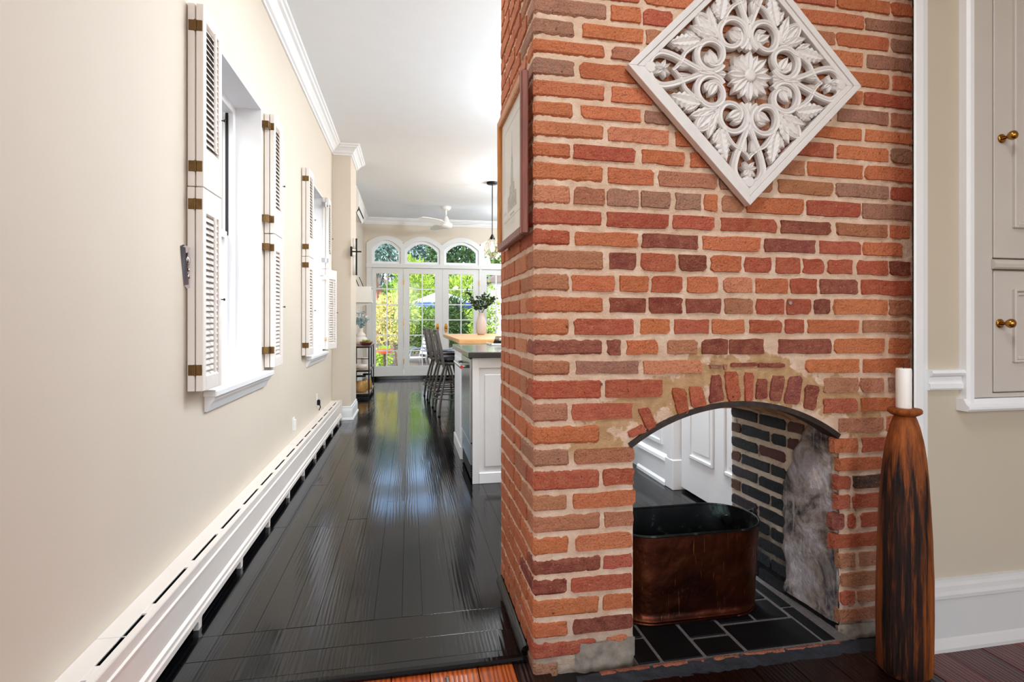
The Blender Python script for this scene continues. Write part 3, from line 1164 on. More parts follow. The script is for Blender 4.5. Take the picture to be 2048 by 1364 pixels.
first_short = {}
side_later = []
for k, txt in rows.items():
    toks = txt.split()
    for i, tk in enumerate(toks):
        col = COL[tk[0]]
        a, b = (float(q) for q in tk[1:].split('-'))
        zc_ = (ZLn[k] + ZLn[k + 1]) / 2
        x0 = onY(a, 700, FY)[0]
        x1 = onY(b, 700, FY)[0]
        g = GAP + random.uniform(-.0012, .0012)
        if i == 0:
            # corner brick wraps round to the left face
            short = x1 - BX0 < .15
            first_short[k] = short
            dy = .205 if short else .098
            bb = MB().box(BX0 - .001, x1, FY - .001, FY + dy, line_z(k + 1, BX0) + g, line_z(k, BX0) - g, .0085, .0016)
            tilt = line_z(k, x1) - line_z(k, BX0)
            bb.v = [(p[0], p[1], p[2] + tilt * (p[0] - BX0) / max(.01, x1 - BX0)) for p in bb.v]
            place_brick(bb, col)
            continue
        ol = outline(x0, x1, line_z(k + 1, x0) + g, line_z(k + 1, x1) + g, line_z(k, x0) - g, line_z(k, x1) - g)
        place_brick(brick_mesh(front_map, ol, random.uniform(-.0005, .003)), col)
# slivers and voussoirs of the arch, read one by one
ARCH = [('R', (300, 640), (415, 580), (440, 650), (320, 700)), ('R', (380, 470), (470, 455), (520, 600), (450, 635)), ('R', (650, 300), (755, 310), (775, 500), (690, 510)), ('R', (780, 290), (880, 285), (918, 440), (810, 460)), ('D', (960, 200), (1025, 198), (1060, 400), (940, 420)), ('R', (1065, 178), (1160, 170), (1185, 390), (1090, 405)), ('R', (1220, 180), (1288, 180), (1278, 400), (1226, 405)), ('D', (1320, 230), (1395, 225), (1400, 385), (1308, 390)), ('D', (1440, 200), (1535, 210), (1505, 400), (1420, 400)), ('D', (1575, 210), (1670, 205), (1640, 430), (1530, 415)), ('D', (1705, 275), (1805, 285), (1770, 475), (1690, 460)),
        ('T', (945, 112), (1040, 112), (1035, 150), (948, 150)), ('T', (1050, 108), (1082, 108), (1080, 160), (1055, 160)), ('D', (1115, 98), (1312, 92), (1312, 135), (1118, 142)), ('D', (1335, 98), (1525, 98), (1530, 142), (1338, 145))]
for c_, *pts in ARCH:
    P = [onY(1180 + u_ * .2539, 700 + v_ * .2539, FY) for u_, v_ in pts][::-1]
    pc_ = (sum(p[0] for p in P) / 4, sum(p[1] for p in P) / 4)
    P = [(pc_[0] + (p[0] - pc_[0]) * 1.16, pc_[1] + (p[1] - pc_[1]) * 1.08) for p in P]
    ol = []
    for i in range(4):
        a, b = P[i], P[(i + 1) % 4]
        for t in (.12, .5, .88):
            ol.append((a[0] + (b[0] - a[0]) * t + random.uniform(-.0016, .0016), a[1] + (b[1] - a[1]) * t + random.uniform(-.0016, .0016)))
    place_brick(brick_mesh(front_map, ol, random.uniform(.001, .004)), COL[c_])
# right reveal of the opening: soot-blackened bricks towards the back
JX0, JX1 = OR, 1.500


def jamb_x(y):
    return JX0 + (JX1 - JX0) * (y - FY) / (BY1 - FY)


def jamb_map(p, q, d):
    return (jamb_x(p) - d, p, q)


m = MB()
k0 = len(m.v)
grid(lambda y, z: (jamb_x(y) + REC + .003 * nz((9, y, z), 45), y, z), lin_(FY + REC, BY1, 48), lambda y: lin_(-.03, .86, 70))
m.build('reveal_mortar', 'mortar_jamb', chim, smooth=True, fix=False)
zj = .862
for i in range(13):
    z1_, z0_ = zj - i * .0672, zj - (i + 1) * .0672
    segs = [(1.97, 2.055), (2.065, 2.245), (2.255, 2.318)] if i % 2 else [(1.97, 2.13), (2.14, 2.318)]
    if i < 4:
        segs = [(1.81 + .03 * i, 1.96)] + segs
    for j, (a, b) in enumerate(segs):
        lastj = j == len(segs) - 1
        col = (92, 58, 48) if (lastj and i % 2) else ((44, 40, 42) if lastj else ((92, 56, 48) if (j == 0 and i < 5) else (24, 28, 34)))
        ol = outline(a, b, z0_ + .0088, z0_ + .0088, z1_ - .0088, z1_ - .0088)
        b_ = brick_mesh(jamb_map, ol, random.uniform(0, .003))
        place_brick(b_, col, 'sooty_brick')
# the left face, course by course
for k in range(-18, 31):
    y = FY + (.205 if first_short.get(k, k % 2 == 0) else .098) + .011
    if k < -4:
        continue
    while y < BY1 - .03:
        L = .098 if (random.random() < .45 or BY1 - y < .16) else .2
        y2 = min(BY1 + .004, y + L)
        if BY1 - y2 < .04:
            y2 = BY1 + .004
        z0_, z1_ = ZLn[k + 1] + GAP, ZLn[k] - GAP
        ol = outline(y, y2, z0_, z0_, z1_, z1_)
        c_ = random.choice(['O', 'L', 'B', 'L', 'O', 'T']) if k < 16 else random.choice(['O', 'L', 'R', 'L', 'O', 'B'])
        side_later.append((k, y, brick_mesh(side_map, ol, random.uniform(0, .003)), COL[c_]))
        y = y2 + .011
side_later.sort(key=lambda q: (0 if 0 <= q[0] <= 28 else 1, q[1]))
for k, y, b_, c_ in side_later:
    place_brick(b_, c_)
# courses above the picture
for k in range(-18, -4):
    x = BX0
    i = 0
    while x < BX1 - .03:
        L = (.1 if k % 2 else .2) if i == 0 else random.choice([.2, .2, .1])
        x2 = min(BX1 - .004, x + L)
        g = GAP
        rest.add(*(lambda q: (q.v, q.f))(brick_mesh(front_map, outline(x, x2, ZLn[k + 1] + g, ZLn[k + 1] + g, ZLn[k] - g, ZLn[k] - g), .001)))
        x = x2 + .011
        i += 1
    y = FY + .012
    while y < BY1 - .03:
        y2 = min(BY1, y + random.choice([.1, .2]))
        rest.add(*(lambda q: (q.v, q.f))(brick_mesh(side_map, outline(y, y2, ZLn[k + 1] + g, ZLn[k + 1] + g, ZLn[k] - g, ZLn[k] - g), .001)))
        y = y2 + .011
for i in range(13):
    z1_, z0_ = zj - .13 - i * .0672, zj - .13 - (i + 1) * .0672
    if z0_ < -.05:
        break
    for a, b in ([(1.72, 1.81), (1.82, 2.02), (2.03, 2.23), (2.24, 2.318)] if i % 2 else [(1.72, 1.91), (1.92, 2.12), (2.13, 2.318)]):
        b_ = brick_mesh(lambda p, q, d: (OL + d, p, q), outline(a, b, z0_ + GAP, z0_ + GAP, z1_ - GAP, z1_ - GAP), .002)
        rest.add(b_.v, b_.f)
rest.cur = 0
rest.mi = [0] * len(rest.f)
stuff(rest.build('brickwork', 'brick', chim, col=lin((200, 116, 76))))
# old plaster over the front half of the reveal
m = MB()


def plaster_edge(z):
    return 1.99 + .035 * nz((1, 2, z), 6) + .02 * nz((4, 2, z), 19) - max(0, z - .45) * .45


zs = lin_(.02, .80, 60)
for zi, z in enumerate(zs):
    ye = max(FY + .05, plaster_edge(z))
    ys = FY + .010 + .018 * nz((8, 1, z), 9) + (.03 if z > .5 else 0)
    for t in lin_(0, 1, 24):
        y = ys + (ye - ys) * t
        edge = min(1, min(t, 1 - t) * 9)
        m.v.append((jamb_x(y) + .004 - edge * (.012 + .005 * nz((y, 3, z), 9) + .002 * nz((y, 3, z), 60)), y, z))
for i in range(60):
    for j in range(24):
        a = i * 25 + j
        m.f.append((a, a + 25, a + 26, a + 1))
        m.mi.append(0)
m.build('plaster_patch', 'old_plaster', chim, smooth=True, fix=False)
# iron bar that carries the arch
m = MB()
n = 40
for i in range(n + 1):
    th = math.pi / 2 + math.asin(min(1, .407 / AR)) * (1 - 2 * i / n)
    for rr, yy in ((AR - .016, FY - .004), (AR + .002, FY - .004), (AR + .002, FY + .07), (AR - .016, FY + .07)):
        m.v.append((AC[0] + rr * math.cos(th), yy, AC[1] + rr * math.sin(th)))
for i in range(n):
    for j in range(4):
        m.f.append((i * 4 + j, i * 4 + (j + 1) % 4, (i + 1) * 4 + (j + 1) % 4, (i + 1) * 4 + j))
        m.mi.append(0)
m.f += [(0, 1, 2, 3), (n * 4, n * 4 + 1, n * 4 + 2, n * 4 + 3)]
m.mi += [0, 0]
wood_mat('rusty_iron', (22, 15, 12), (64, 46, 38), (12, 12, 12), .55, .6)
m.build('arch_bar', 'rusty_iron', chim)
# crumbling mortar at the foot of both piers
for xa, xb, zt in ((.535, .745, .062), (1.53, 1.84, .020)):
    m = MB()
    k = len(m.v)
    nx = 22
    for i in range(nx + 1):
        x = xa + (xb - xa) * i / nx
        for t in lin_(0, 1, 8):
            z = -.03 + (zt + .03 + .012 * nz((x, 1, 0), 24)) * t
            e = min(1, min(i, nx - i) / 2.5)
            m.v.append((x, FY + .005 - e * (.014 + .008 * nz((x, 5, z), 40)) * (1 - .5 * t * t), z))
    for i in range(nx):
        for j in range(8):
            a = k + i * 9 + j
            m.f.append((a, a + 9, a + 10, a + 1))
            m.mi.append(0)
    m.build('crumbled_mortar', 'stone_grey', chim, smooth=True, fix=False)
# a screw left in the brick face
sx, sz = onY(1577, 606, FY)
q = MB().tube([(sx, FY + .01, sz), (sx, FY - .008, sz)], .0028, 8).tube([(sx, FY - .008, sz), (sx, FY - .011, sz)], .0062, 10)
q.build('screw', 'screw_metal', chim)
sx, sz = onY(1205, 768, FY)
MB().tube([(sx, FY + .01, sz), (sx, FY - .010, sz)], .004, 8).build('screw', 'screw_metal', chim)

# ================================================================== HEARTH
he = MB().box(OL, OR, 1.655, BY1 + .02, -.05, -.004).build('hearth', 'grout', chim)
he['label'] = 'black slate tile hearth with grey grout'
tiles = [(.74, .815, 1.66, 1.79), (.74, .815, 1.802, 1.93), (.828, .970, 1.66, 1.90), (.984, 1.123, 1.66, 1.752), (.984, 1.123, 1.766, 1.85), (1.138, 1.425, 1.662, 1.812), (1.138, 1.275, 1.826, 2.02), (1.289, 1.420, 1.826, 1.95), (1.437, 1.484, 1.664, 1.88), (1.437, 1.484, 1.89, 2.15), (.74, .97, 1.944, 2.16), (.828, .97, 1.912, 1.932), (.984, 1.123, 1.864, 2.10), (1.138, 1.275, 2.034, 2.32), (1.289, 1.42, 1.964, 2.32), (.74, 1.123, 2.175, 2.32), (1.437, 1.50, 2.16, 2.32)]
for a, b, c_, d_ in tiles:
    MB().box(a, b, c_, d_, -.012, random.uniform(-.0008, .0012), .002).build('slate_tile', 'slate', he)
x = .60
while x < 1.50:
    L = random.uniform(.08, .2)
    b = MB().box(x, min(x + L, 1.50), 1.640, 1.657, -.03, -.003 + random.uniform(-.003, .002), .004, .002)
    b.build('brick', 'brick', he, smooth=True, col=jitc((150, 92, 72), 14))
    x += L + .006
m = MB()
nx = 70
for i in range(nx + 1):
    x = .52 + (1.80 - .52) * i / nx
    for t in lin_(0, 1, 5):
        m.v.append((x, 1.646 - .045 * t + .006 * nz((x, 3, t), 20), -.004 - .017 * t + .006 * nz((x, t, 1), 33)))
for i in range(nx):
    for j in range(5):
        a = i * 6 + j
        m.f.append((a, a + 6, a + 7, a + 1))
        m.mi.append(0)
m.build('sooty_edge', 'charcoal_crust', he, smooth=True, fix=False)
print('bricks', n_brick, len(side_later))

# ================================================================== BUILT-IN CUPBOARD (right)
cu = thing('built_in_cupboard', 'tall greige built-in cupboard with panelled doors and brass knobs in the cream wall', 'cupboard', (2.4, RY, .8))
c0, c1, c2, c3 = 1.917, 1.945, 2.035, 3.0
ZB = .812
MB().box(c0, c1 + .004, RY - .034, RY + .01, ZB, ZC - .1, .008).build('outer_casing', 'trim_white', cu)
MB().box(c1, c2, RY - .022, RY + .01, ZB + .04, ZC - .1, .002).build('face_stile', 'cabinet_grey', cu)
m = MB()
m.prism([(0, 0), (.040, 0), (.046, .008), (.046, .016), (.036, .024), (.030, .034), (.026, .042), (0, .042)], lambda a, b: (c0 - .012, RY - a, ZB - .004 + b), lambda a, b: (c3 + .1, RY - a, ZB - .004 + b))
m.build('bottom_moulding', 'trim_white', cu)
m = MB()
m.prism([(0, 0), (.030, 0), (.036, .006), (.038, .018), (.034, .028), (.026, .034), (0, .034)], lambda a, b: (c2 - .008, RY - a, 1.308 + b), lambda a, b: (c3, RY - a, 1.308 + b))
m.build('middle_rail', 'cabinet_grey', cu)
MB().box(c2, c3, RY - .018, RY + .01, ZB + .04, ZB + .055).build('bottom_rail', 'cabinet_grey', cu)


def cup_door(z0, z1, pz0, pz1, kx, kz):
    d = MB().box(c2 + .004, c3, RY - .024, RY - .002, z0, z1, .002).build('door', 'cabinet_grey', cu)
    p0 = 2.118
    fr = MB()
    for i, (o_, w_, h_) in enumerate(((0, .010, .012), (.010, .014, .006))):
        a0, b0, b1 = p0 + o_, pz0 + o_, pz1 - o_
        y_ = RY - .024 - h_
        fr.box(a0, a0 + w_, y_, RY - .02, b0, b1, .003)
        fr.box(a0 + w_, c3 - .06, y_, RY - .02, b0, b0 + w_, .003)
        fr.box(a0 + w_, c3 - .06, y_, RY - .02, b1 - w_, b1, .003)
    fr.build('panel_moulding', 'cabinet_grey', d)
    MB().box(p0 + .052, c3 - .1, RY - .028, RY - .02, pz0 + .045, pz1 - .045, .003).build('raised_panel', 'cabinet_grey', d)
    k = MB()
    yk = RY - .024
    k.tube([(kx, yk, kz), (kx, yk - .004, kz), (kx, yk - .006, kz)], [.016, .016, .009], 16)
    k.tube([(kx, yk - .006, kz), (kx, yk - .022, kz), (kx, yk - .028, kz), (kx, yk - .036, kz), (kx, yk - .045, kz), (kx, yk - .051, kz)], [.006, .005, .013, .0165, .0145, .006], 16)
    k.build('knob', 'brass', d, smooth=True)


cup_door(1.348, ZC - .12, 1.455, ZC - .3, 2.070, 1.772)
cup_door(ZB + .06, 1.302, .975, 1.238, 2.062, 1.115)

# ================================================================== SHUTTERS
SH_T = .027


def leaf_parts(root, w, h, x0, with_slats=True, solid_bottom=0, solid_top=0):
    """one louvred leaf in the local frame of root: width along +y, height along z, thickness from x0 to x0+SH_T"""
    st, rl = .034, .058
    x1 = x0 + SH_T
    zb, zt = rl + solid_bottom, h - rl - solid_top
    fr = MB().box(x0, x1, 0, st, 0, h, .002).box(x0, x1, w - st, w, 0, h, .002)
    fr.box(x0, x1, st, w - st, 0, zb, .002).box(x0, x1, st, w - st, zt, h, .002)
    p = fr.build('panel', 'shutter_white', root, local=True)
    n = int((zt - zb) / .0235)
    src = None
    sl = MB()
    xm = (x0 + x1) / 2
    one = MB()
    a = R(56)
    cs, sn = math.cos(a) * .0165, math.sin(a) * .0165
    th = .0022
    prof = [(-cs, sn - th), (-cs, sn + th), (cs, -sn + th), (cs, -sn - th)]
    one.prism(prof, lambda p_, q_: (p_, st, q_), lambda p_, q_: (p_, w - st, q_))
    if with_slats:
        for i in range(n):
            z = zb + (zt - zb) * (i + .5) / n
            if src is None:
                src = one.build('slat', 'shutter_white', p, local=True)
                src.location = (xm, 0, z)
            else:
                link_copy(src, p, (xm, 0, z))
        MB().box(x1 + .004, x1 + .013, w / 2 - .006, w / 2 + .006, zb + .01, zt - .005, .002).build('tilt_rod', 'shutter_white', p, local=True)
    else:
        for i in range(n):
            z = zb + (zt - zb) * (i + .5) / n
            sl.add([(xm + p_[0], p_[1], z + p_[2]) for p_ in one.v], one.f)
        stuff(sl.build('louvres', 'shutter_white', p, local=True))
    return p


def shutter(label, y, z0, z1, w, hinges, side, rz=0, knob=True, low=False, metal='brass_old'):
    t = thing('window_shutter', label, 'shutter', (XL + .004, y, z0), rz, 'folded louvred window shutters')
    h = z1 - z0
    leaf_parts(t, w, h, .000, with_slats=False)
    leaf_parts(t, w, h, SH_T + .004, True, solid_bottom=(.10 if not low else 0), solid_top=(.04 if low else 0))
    for hz in hinges:
        q = MB()
        if side == 'L':
            q.box(.004, .026, -.0025, 0, hz - z0 - .021, hz - z0 + .021, .0008).box(.032, .054, -.0025, 0, hz - z0 - .021, hz - z0 + .021, .0008)
            q.tube([(.029, -.003, hz - z0 - .022), (.029, -.003, hz - z0 + .022)], .0042, 8)
        else:
            q.box(.034, .056, -.0025, 0, hz - z0 - .021, hz - z0 + .021, .0008)
            q.box(-.004, .034, -.040, -.037, hz - z0 - .021, hz - z0 + .021, .0008)
            q.box(.030, .034, -.038, 0, hz - z0 - .021, hz - z0 + .021, .0008)
            q.tube([(.033, -.004, hz - z0 - .022), (.033, -.004, hz - z0 + .022)], .0042, 8)
        q.build('hinge', metal, t, local=True)
    if knob:
        kx = .058 + .004
        MB().tube([(kx, w - .018, h * .46), (kx + .008, w - .018, h * .46), (kx + .010, w - .018, h * .46), (kx + .015, w - .018, h * .46)], [.0025, .0025, .006, .005], 8).build('knob', 'black_metal', t, local=True)
    return t


S = .215
ZS0, ZSM, ZS1 = .846, 1.652, 2.378
shutter('upper folded white louvred shutter, nearest the camera on the large window', 2.325, ZSM + .004, ZS1, S, (2.29, 1.735), 'L')
shutter('lower folded white louvred shutter, nearest the camera beside the metal plaque', 2.322, ZS0, ZSM, S, (1.585, .93), 'L', low=True)
shutter('upper white louvred shutter on the far side of the nearer window', 3.475, ZSM + .004, ZS1, S, (2.30, 1.74), 'R')
shutter('lower white louvred shutter on the far side of the nearer window', 3.478, ZS0, ZSM, S, (1.57, .95), 'R', low=True)
shutter('upper folded louvred shutter on the near side of the farther window', 4.635, ZSM + .004, ZS1, S, (2.29, 1.735), 'L')
shutter('lower folded louvred shutter on the near side of the farther window', 4.63, ZS0, ZSM, S, (1.585, .93), 'L', low=True)
shutter('upper louvred shutter beside the pier on the farther window', 5.70, ZSM + .004, ZS1, S, (2.30, 1.74), 'R', metal='chrome')
shutter('lower louvred shutter swung slightly open beside the pier', 5.70, ZS0, ZSM, S, (1.57, .95), 'R', rz=-R(16), low=True, metal='chrome')

# ================================================================== BASEBOARD HEATER
hx = -.762
ht = thing('baseboard_heater', 'long white baseboard heater cover running along the left wall', 'heater', (-.82, 2.2, 0))
HT = .233
hy0, hy1 = -3.0, CY0 - .055
MB().box(XL, hx - .036, hy0, hy1, HT - .006, HT, .001).build('top_board', 'heater_white', ht)
y = 1.883 - .314 * 15
lip = MB()
bar = None
while y < hy1 - .3:
    MB().box(hx - .036, hx - .022, y + .256, y + .314, HT - .006, HT, .0005).build('slot_bridge', 'heater_white', ht)
    y += .314
m = MB()
FP = [(hx - .022, HT), (hx - .002, HT), (hx, HT - .004), (hx, HT - .036), (hx + .006, HT - .040), (hx + .006, HT - .046), (hx + .001, HT - .050), (hx + .001, .088), (hx + .010, .080), (hx + .010, .066), (hx + .015, .060), (hx + .015, .040), (hx + .005, .040), (hx - .008, .052), (hx - .008, HT - .006), (hx - .022, HT - .006)]
extrude_y(m, FP, hy0, hy1)
m.build('front_panel', 'heater_white', ht)
MB().box(XL, hx + .016, hy1 - .006, hy1 + .008, 0, HT + .002, .002).build('end_cap', 'heater_white', ht)
MB().box(XL, XL + .012, hy0, hy1 - .01, .004, HT - .012).build('back_plate', 'dark_void', ht)
MB().box(XL + .02, hx - .03, hy0, hy1 - .02, .07, .13).build('fin_tube', 'dark_void', ht)
src = None
k = 0
fy = 2.14
ys_ = [fy + .50 * i for i in range(-8, 9)]
for y in ys_:
    if y > hy1 - .05:
        continue
    q = MB()
    q.prism([(0, 0), (.028, 0), (.030, .030), (.046, .042), (-.018, .042), (-.002, .030)], lambda a, b: (hx - .006, y + a, b), lambda a, b: (hx + .012, y + a, b))
    q.build('foot', 'heater_white', ht)
for yj in (1.70, 4.15):
    MB().box(XL, hx - .02, yj, yj + .0016, HT - .002, HT + .0008).build('joint', 'trim_grey', ht)

# ================================================================== WALL FITTINGS (left)
yo, zo = onX(586, 850, XL)
o1 = thing('wall_outlet', 'blank white wall outlet box above the heater, the nearer one', 'outlet', (XL, yo, zo - .06))
MB().box(XL, XL + .006, yo - .036, yo + .036, zo - .058, zo + .058, .002).build('cover_plate', 'plastic_white', o1)
MB().box(XL + .006, XL + .022, yo - .016, yo + .016, zo - .040, zo + .042, .003).build('socket_block', 'plastic_white', o1)
yo, zo = onX(633, 800, XL)
o2 = thing('wall_outlet', 'white wall outlet with a black plug in it, nearest the pier', 'outlet', (XL, yo, zo - .06))
MB().box(XL, XL + .006, yo - .036, yo + .036, zo - .058, zo + .058, .002).build('cover_plate', 'plastic_white', o2)
MB().box(XL + .006, XL + .034, yo - .018, yo + .018, zo - .05, zo + .004, .008).build('plug', 'black_metal', o2)
m = MB()
m.tube([(XL + .03, yo, zo - .045), (XL + .035, yo + .005, zo - .07), (XL + .02, yo + .015, zo - .10)], .005, 6)
m.build('cord', 'black_metal', o2)
# silver relief plaque half hidden by the shutter
pq = thing('metal_wall_plaque', 'shield-shaped silver relief plaque on the wall behind the nearest shutter', 'plaque', (XL, 2.36, 1.3))
PO = [(2.266, 1.412), (2.29, 1.420), (2.44, 1.405), (2.44, 1.21), (2.345, 1.235), (2.300, 1.262)]
pc = (2.37, 1.315)
PI = [(pc[0] + (a - pc[0]) * .72, pc[1] + (b - pc[1]) * .74) for a, b in PO]
m = MB()
n = len(PO)
m.add([(XL + .001, a, b) for a, b in PO] + [(XL + .016, pc[0] + (a - pc[0]) * .93, pc[1] + (b - pc[1]) * .94) for a, b in PO] + [(XL + .010, a, b) for a, b in PI] + [(XL + .003, a, b) for a, b in PI],
      [(i + r_ * n, (i + 1) % n + r_ * n, (i + 1) % n + (r_ + 1) * n, i + (r_ + 1) * n) for r_ in range(3) for i in range(n)])
m.build('bevelled_rim', 'chrome', pq)
m = MB()
m.prism(PI, lambda a, b: (XL + .001, a, b), lambda a, b: (XL + .004, a, b))
m.build('backing', 'brass_old', pq)
for (a, b, r_) in ((2.318, 1.362, .018), (2.335, 1.325, .016), (2.325, 1.298, .014), (2.36, 1.34, .02), (2.35, 1.275, .015)):
    MB().lathe([(r_, -.006), (r_ * .9, .002), (r_ * .5, .008)], (0, 0, 0), 10).add([], []).build('relief', 'chrome', pq, smooth=True, local=True).location = (.010, a - 2.36, b - 1.3)
for o in pq.children:
    if o.name.startswith('relief'):
        o.rotation_euler = (0, R(90), 0)
# two-tube wall sconce on the side of the pier
ys0, zs0 = onX(704.5, 503, CXR + .02)
sc_ = thing('wall_sconce', 'black wall sconce with two pale glass tubes on the pier', 'sconce', (CXR, ys0, zs0))
MB().box(CXR, CXR + .02, ys0 - .03, ys0 + .03, zs0 - .055, zs0 + .055, .004).build('mount', 'black_metal', sc_)
MB().box(CXR + .06, CXR + .075, ys0 - .012, ys0 + .012, zs0 - .27, zs0 + .15, .002).build('bar', 'black_metal', sc_)
MB().tube([(CXR + .01, ys0, zs0), (CXR + .12, ys0, zs0)], .008, 8).build('arm', 'black_metal', sc_)
MB().tube([(CXR + .042, ys0, zs0 + .03), (CXR + .042, ys0, zs0 + .15)], .018, 12).build('glass_tube', 'ceramic_white', sc_, smooth=True)
MB().tube([(CXR + .042, ys0, zs0 - .27), (CXR + .042, ys0, zs0 - .04)], .018, 12).build('glass_tube', 'ceramic_white', sc_, smooth=True)
# mini-split air conditioner
ac = thing('air_conditioner', 'white wall-mounted air conditioner high on the rear left wall', 'air conditioner', (XB, 8.6, 2.735))
m = MB()
extrude_y(m, [(XB, 2.705), (XB + .13, 2.705), (XB + .152, 2.745), (XB + .165, 2.845), (XB + .165, 2.985), (XB + .152, 3.025), (XB, 3.025)], 8.0, 8.95)
m.build('casing', 'plastic_white', ac)
m = MB()
extrude_y(m, [(XB + .118, 2.697), (XB + .152, 2.737), (XB + .160, 2.785), (XB + .149, 2.791)], 8.03, 8.92)
m.build('louvre_flap', 'dark_void', ac)
m = MB()
extrude_y(m, [(XB + .13, 2.690), (XB + .162, 2.733), (XB + .165, 2.727), (XB + .135, 2.683)], 8.04, 8.90)
m.build('air_guide', 'plastic_white', ac)
# white cubby on the rear left wall with two dark leaning frames above
bx = thing('wall_cubby', 'small white wall cubby with curved bracket on the rear left wall', 'shelf', (XB, 9.2, 1.3))
ya, yb = 8.62, 8.95
x1_ = onY(743, 580, ya)[0]
zt, zb = onY(735, 573, ya)[1], onY(735, 605, ya)[1]
MB().box(XB, x1_, ya, ya + .012, zb, zt, .002).build('side', 'plastic_white', bx)
MB().box(XB, x1_, yb - .012, yb, zb, zt, .002).build('side', 'plastic_white', bx)
MB().box(XB, x1_, ya + .012, yb - .012, zt - .012, zt).build('top', 'plastic_white', bx)
MB().box(XB, x1_, ya + .012, yb - .012, zb, zb + .012).build('bottom', 'plastic_white', bx)
MB().box(XB, XB + .01, ya + .012, yb - .012, zb + .012, zt - .012).build('back', 'dark_void', bx)
m = MB()
extrude_y(m, [(XB, zb), (x1_ - .01, zb), (x1_ - .03, zb - .03), (XB + .06, zb - .06), (XB + .02, zb - .12), (XB, zb - .14)], ya + .05, ya + .08)
m.build('bracket', 'plastic_white', bx)
for i, (yy, nm) in enumerate(((8.70, 'thin black frame leaning on the wall cubby, nearer one'), (8.80, 'thin black frame leaning on the wall cubby, farther one'))):
    fr_ = thing('leaning_frame', nm, 'picture frame', (XB + .05, yy, zt))
    hh = .19 - .03 * i
    for s_ in ((XB + .03, XB + .05),):
        q = MB()
        q.prism([(0, 0), (.014, 0), (.014, hh), (0, hh)], lambda a, b: (XB + .10 + .06 * i - b * (.42), yy + a, zt + b), lambda a, b: (XB + .112 + .06 * i - b * (.42), yy + a, zt + b))
        q.build('frame_edge', 'black_metal', fr_)
        q = MB()
        q.prism([(.014, 0), (.10, 0), (.10, hh), (.014, hh)], lambda a, b: (XB + .102 + .06 * i - b * (.42), yy + a, zt + b), lambda a, b: (XB + .108 + .06 * i - b * (.42), yy + a, zt + b))
        q.build('print', 'mat_cream', fr_)

# ================================================================== PICTURE on the chimney's left face
px0, px1 = BX0 - .040, BX0 - .016
py0, py1, pz0, pz1 = 1.70, 2.19, 1.405, 1.935
pf = thing('framed_print', 'wood-framed antique print with cream mat hanging on the left side of the chimney', 'picture', (px0, 1.95, pz0))
fw = .030
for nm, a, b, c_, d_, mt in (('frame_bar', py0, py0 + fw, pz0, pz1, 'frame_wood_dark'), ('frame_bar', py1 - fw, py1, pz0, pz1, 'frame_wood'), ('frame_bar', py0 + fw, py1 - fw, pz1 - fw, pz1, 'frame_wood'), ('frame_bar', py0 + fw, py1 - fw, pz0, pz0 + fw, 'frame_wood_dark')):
    MB().box(px0, px1, a, b, c_, d_, .004).build(nm, mt, pf)
MB().box(px1 - .008, px1, py0 + fw, py1 - fw, pz0 + fw, pz1 - fw).build('mat', 'mat_cream', pf)
MB().box(px1 - .013, px1 - .0115, py0 + fw, py1 - fw, pz0 + fw, pz1 - fw).build('glass', 'picture_glass', pf)
a0, a1, b0, b1 = py0 + .09, py1 - .09, pz0 + .10, pz1 - .08
q = MB()
xi = px1 - .0086
for s_ in ((a0, a1, b0, b0 + .0025), (a0, a1, b1 - .0025, b1), (a0, a0 + .0025, b0, b1), (a1 - .0025, a1, b0, b1)):
    q.box(xi, xi + .0006, *s_)
q.build('ruled_border', 'print_ink', pf)
q = MB()
ym = (a0 + a1) / 2
poly = [(ym - .085, b0 + .03), (ym + .085, b0 + .03), (ym + .080, b0 + .085), (ym + .05, b0 + .09), (ym + .045, b0 + .12), (ym + .022, b0 + .125), (ym + .016, b0 + .20), (ym + .006, b0 + .24), (ym, b0 + .315), (ym - .006, b0 + .24), (ym - .016, b0 + .20), (ym - .022, b0 + .125), (ym - .045, b0 + .12), (ym - .05, b0 + .09), (ym - .080, b0 + .085)]
q.prism(poly, lambda a, b: (xi, a, b), lambda a, b: (xi + .0005, a, b))
q.build('engraving', 'print_ink', pf)
q = MB()
for i in range(9):
    q.box(xi, xi + .0005, ym - .04 + i * .009, ym - .035 + i * .009, b0 + .010, b0 + .017)
stuff(q.build('caption', 'print_ink', pf))
for yy in (py0 + .06, py1 - .06):
    MB().box(px1, BX0 - .0045, yy, yy + .02, pz1 - .05, pz1 - .02).build('hanger', 'black_metal', pf)

# ================================================================== COPPER BOILER
bo = thing('copper_boiler', 'large oval copper wash boiler with patina standing in the fireplace', 'boiler', (1.045, 1.985, 0))
bc, bl, bw, bh = (1.062, 1.985), .165, .150, .340


def stad(rad, ext, n=28):
    pts = []
    for i in range(n):
        t = -math.pi / 2 + math.pi * i / (n - 1)
        pts.append((bc[0] + ext + rad * math.cos(t), bc[1] + rad * math.sin(t)))
    for i in range(n):
        t = math.pi / 2 + math.pi * i / (n - 1)
        pts.append((bc[0] - ext + rad * math.cos(t), bc[1] + rad * math.sin(t)))
    return pts


def shell(rings, mat, name, parent, closed_bottom=False):
    q = MB()
    n = None
    for rad, ext, z in rings:
        P = stad(rad, ext)
        n = len(P)
        q.v += [(a, b, z) for a, b in P]
    for i in range(len(rings) - 1):
        for j in range(n):
            q.f.append((i * n + j, i * n + (j + 1) % n, (i + 1) * n + (j + 1) % n, (i + 1) * n + j))
            q.mi.append(0)
    if closed_bottom:
        q.f.append(tuple(range(n)))
        q.mi.append(0)
    return q.build(name, mat, parent, smooth=True)


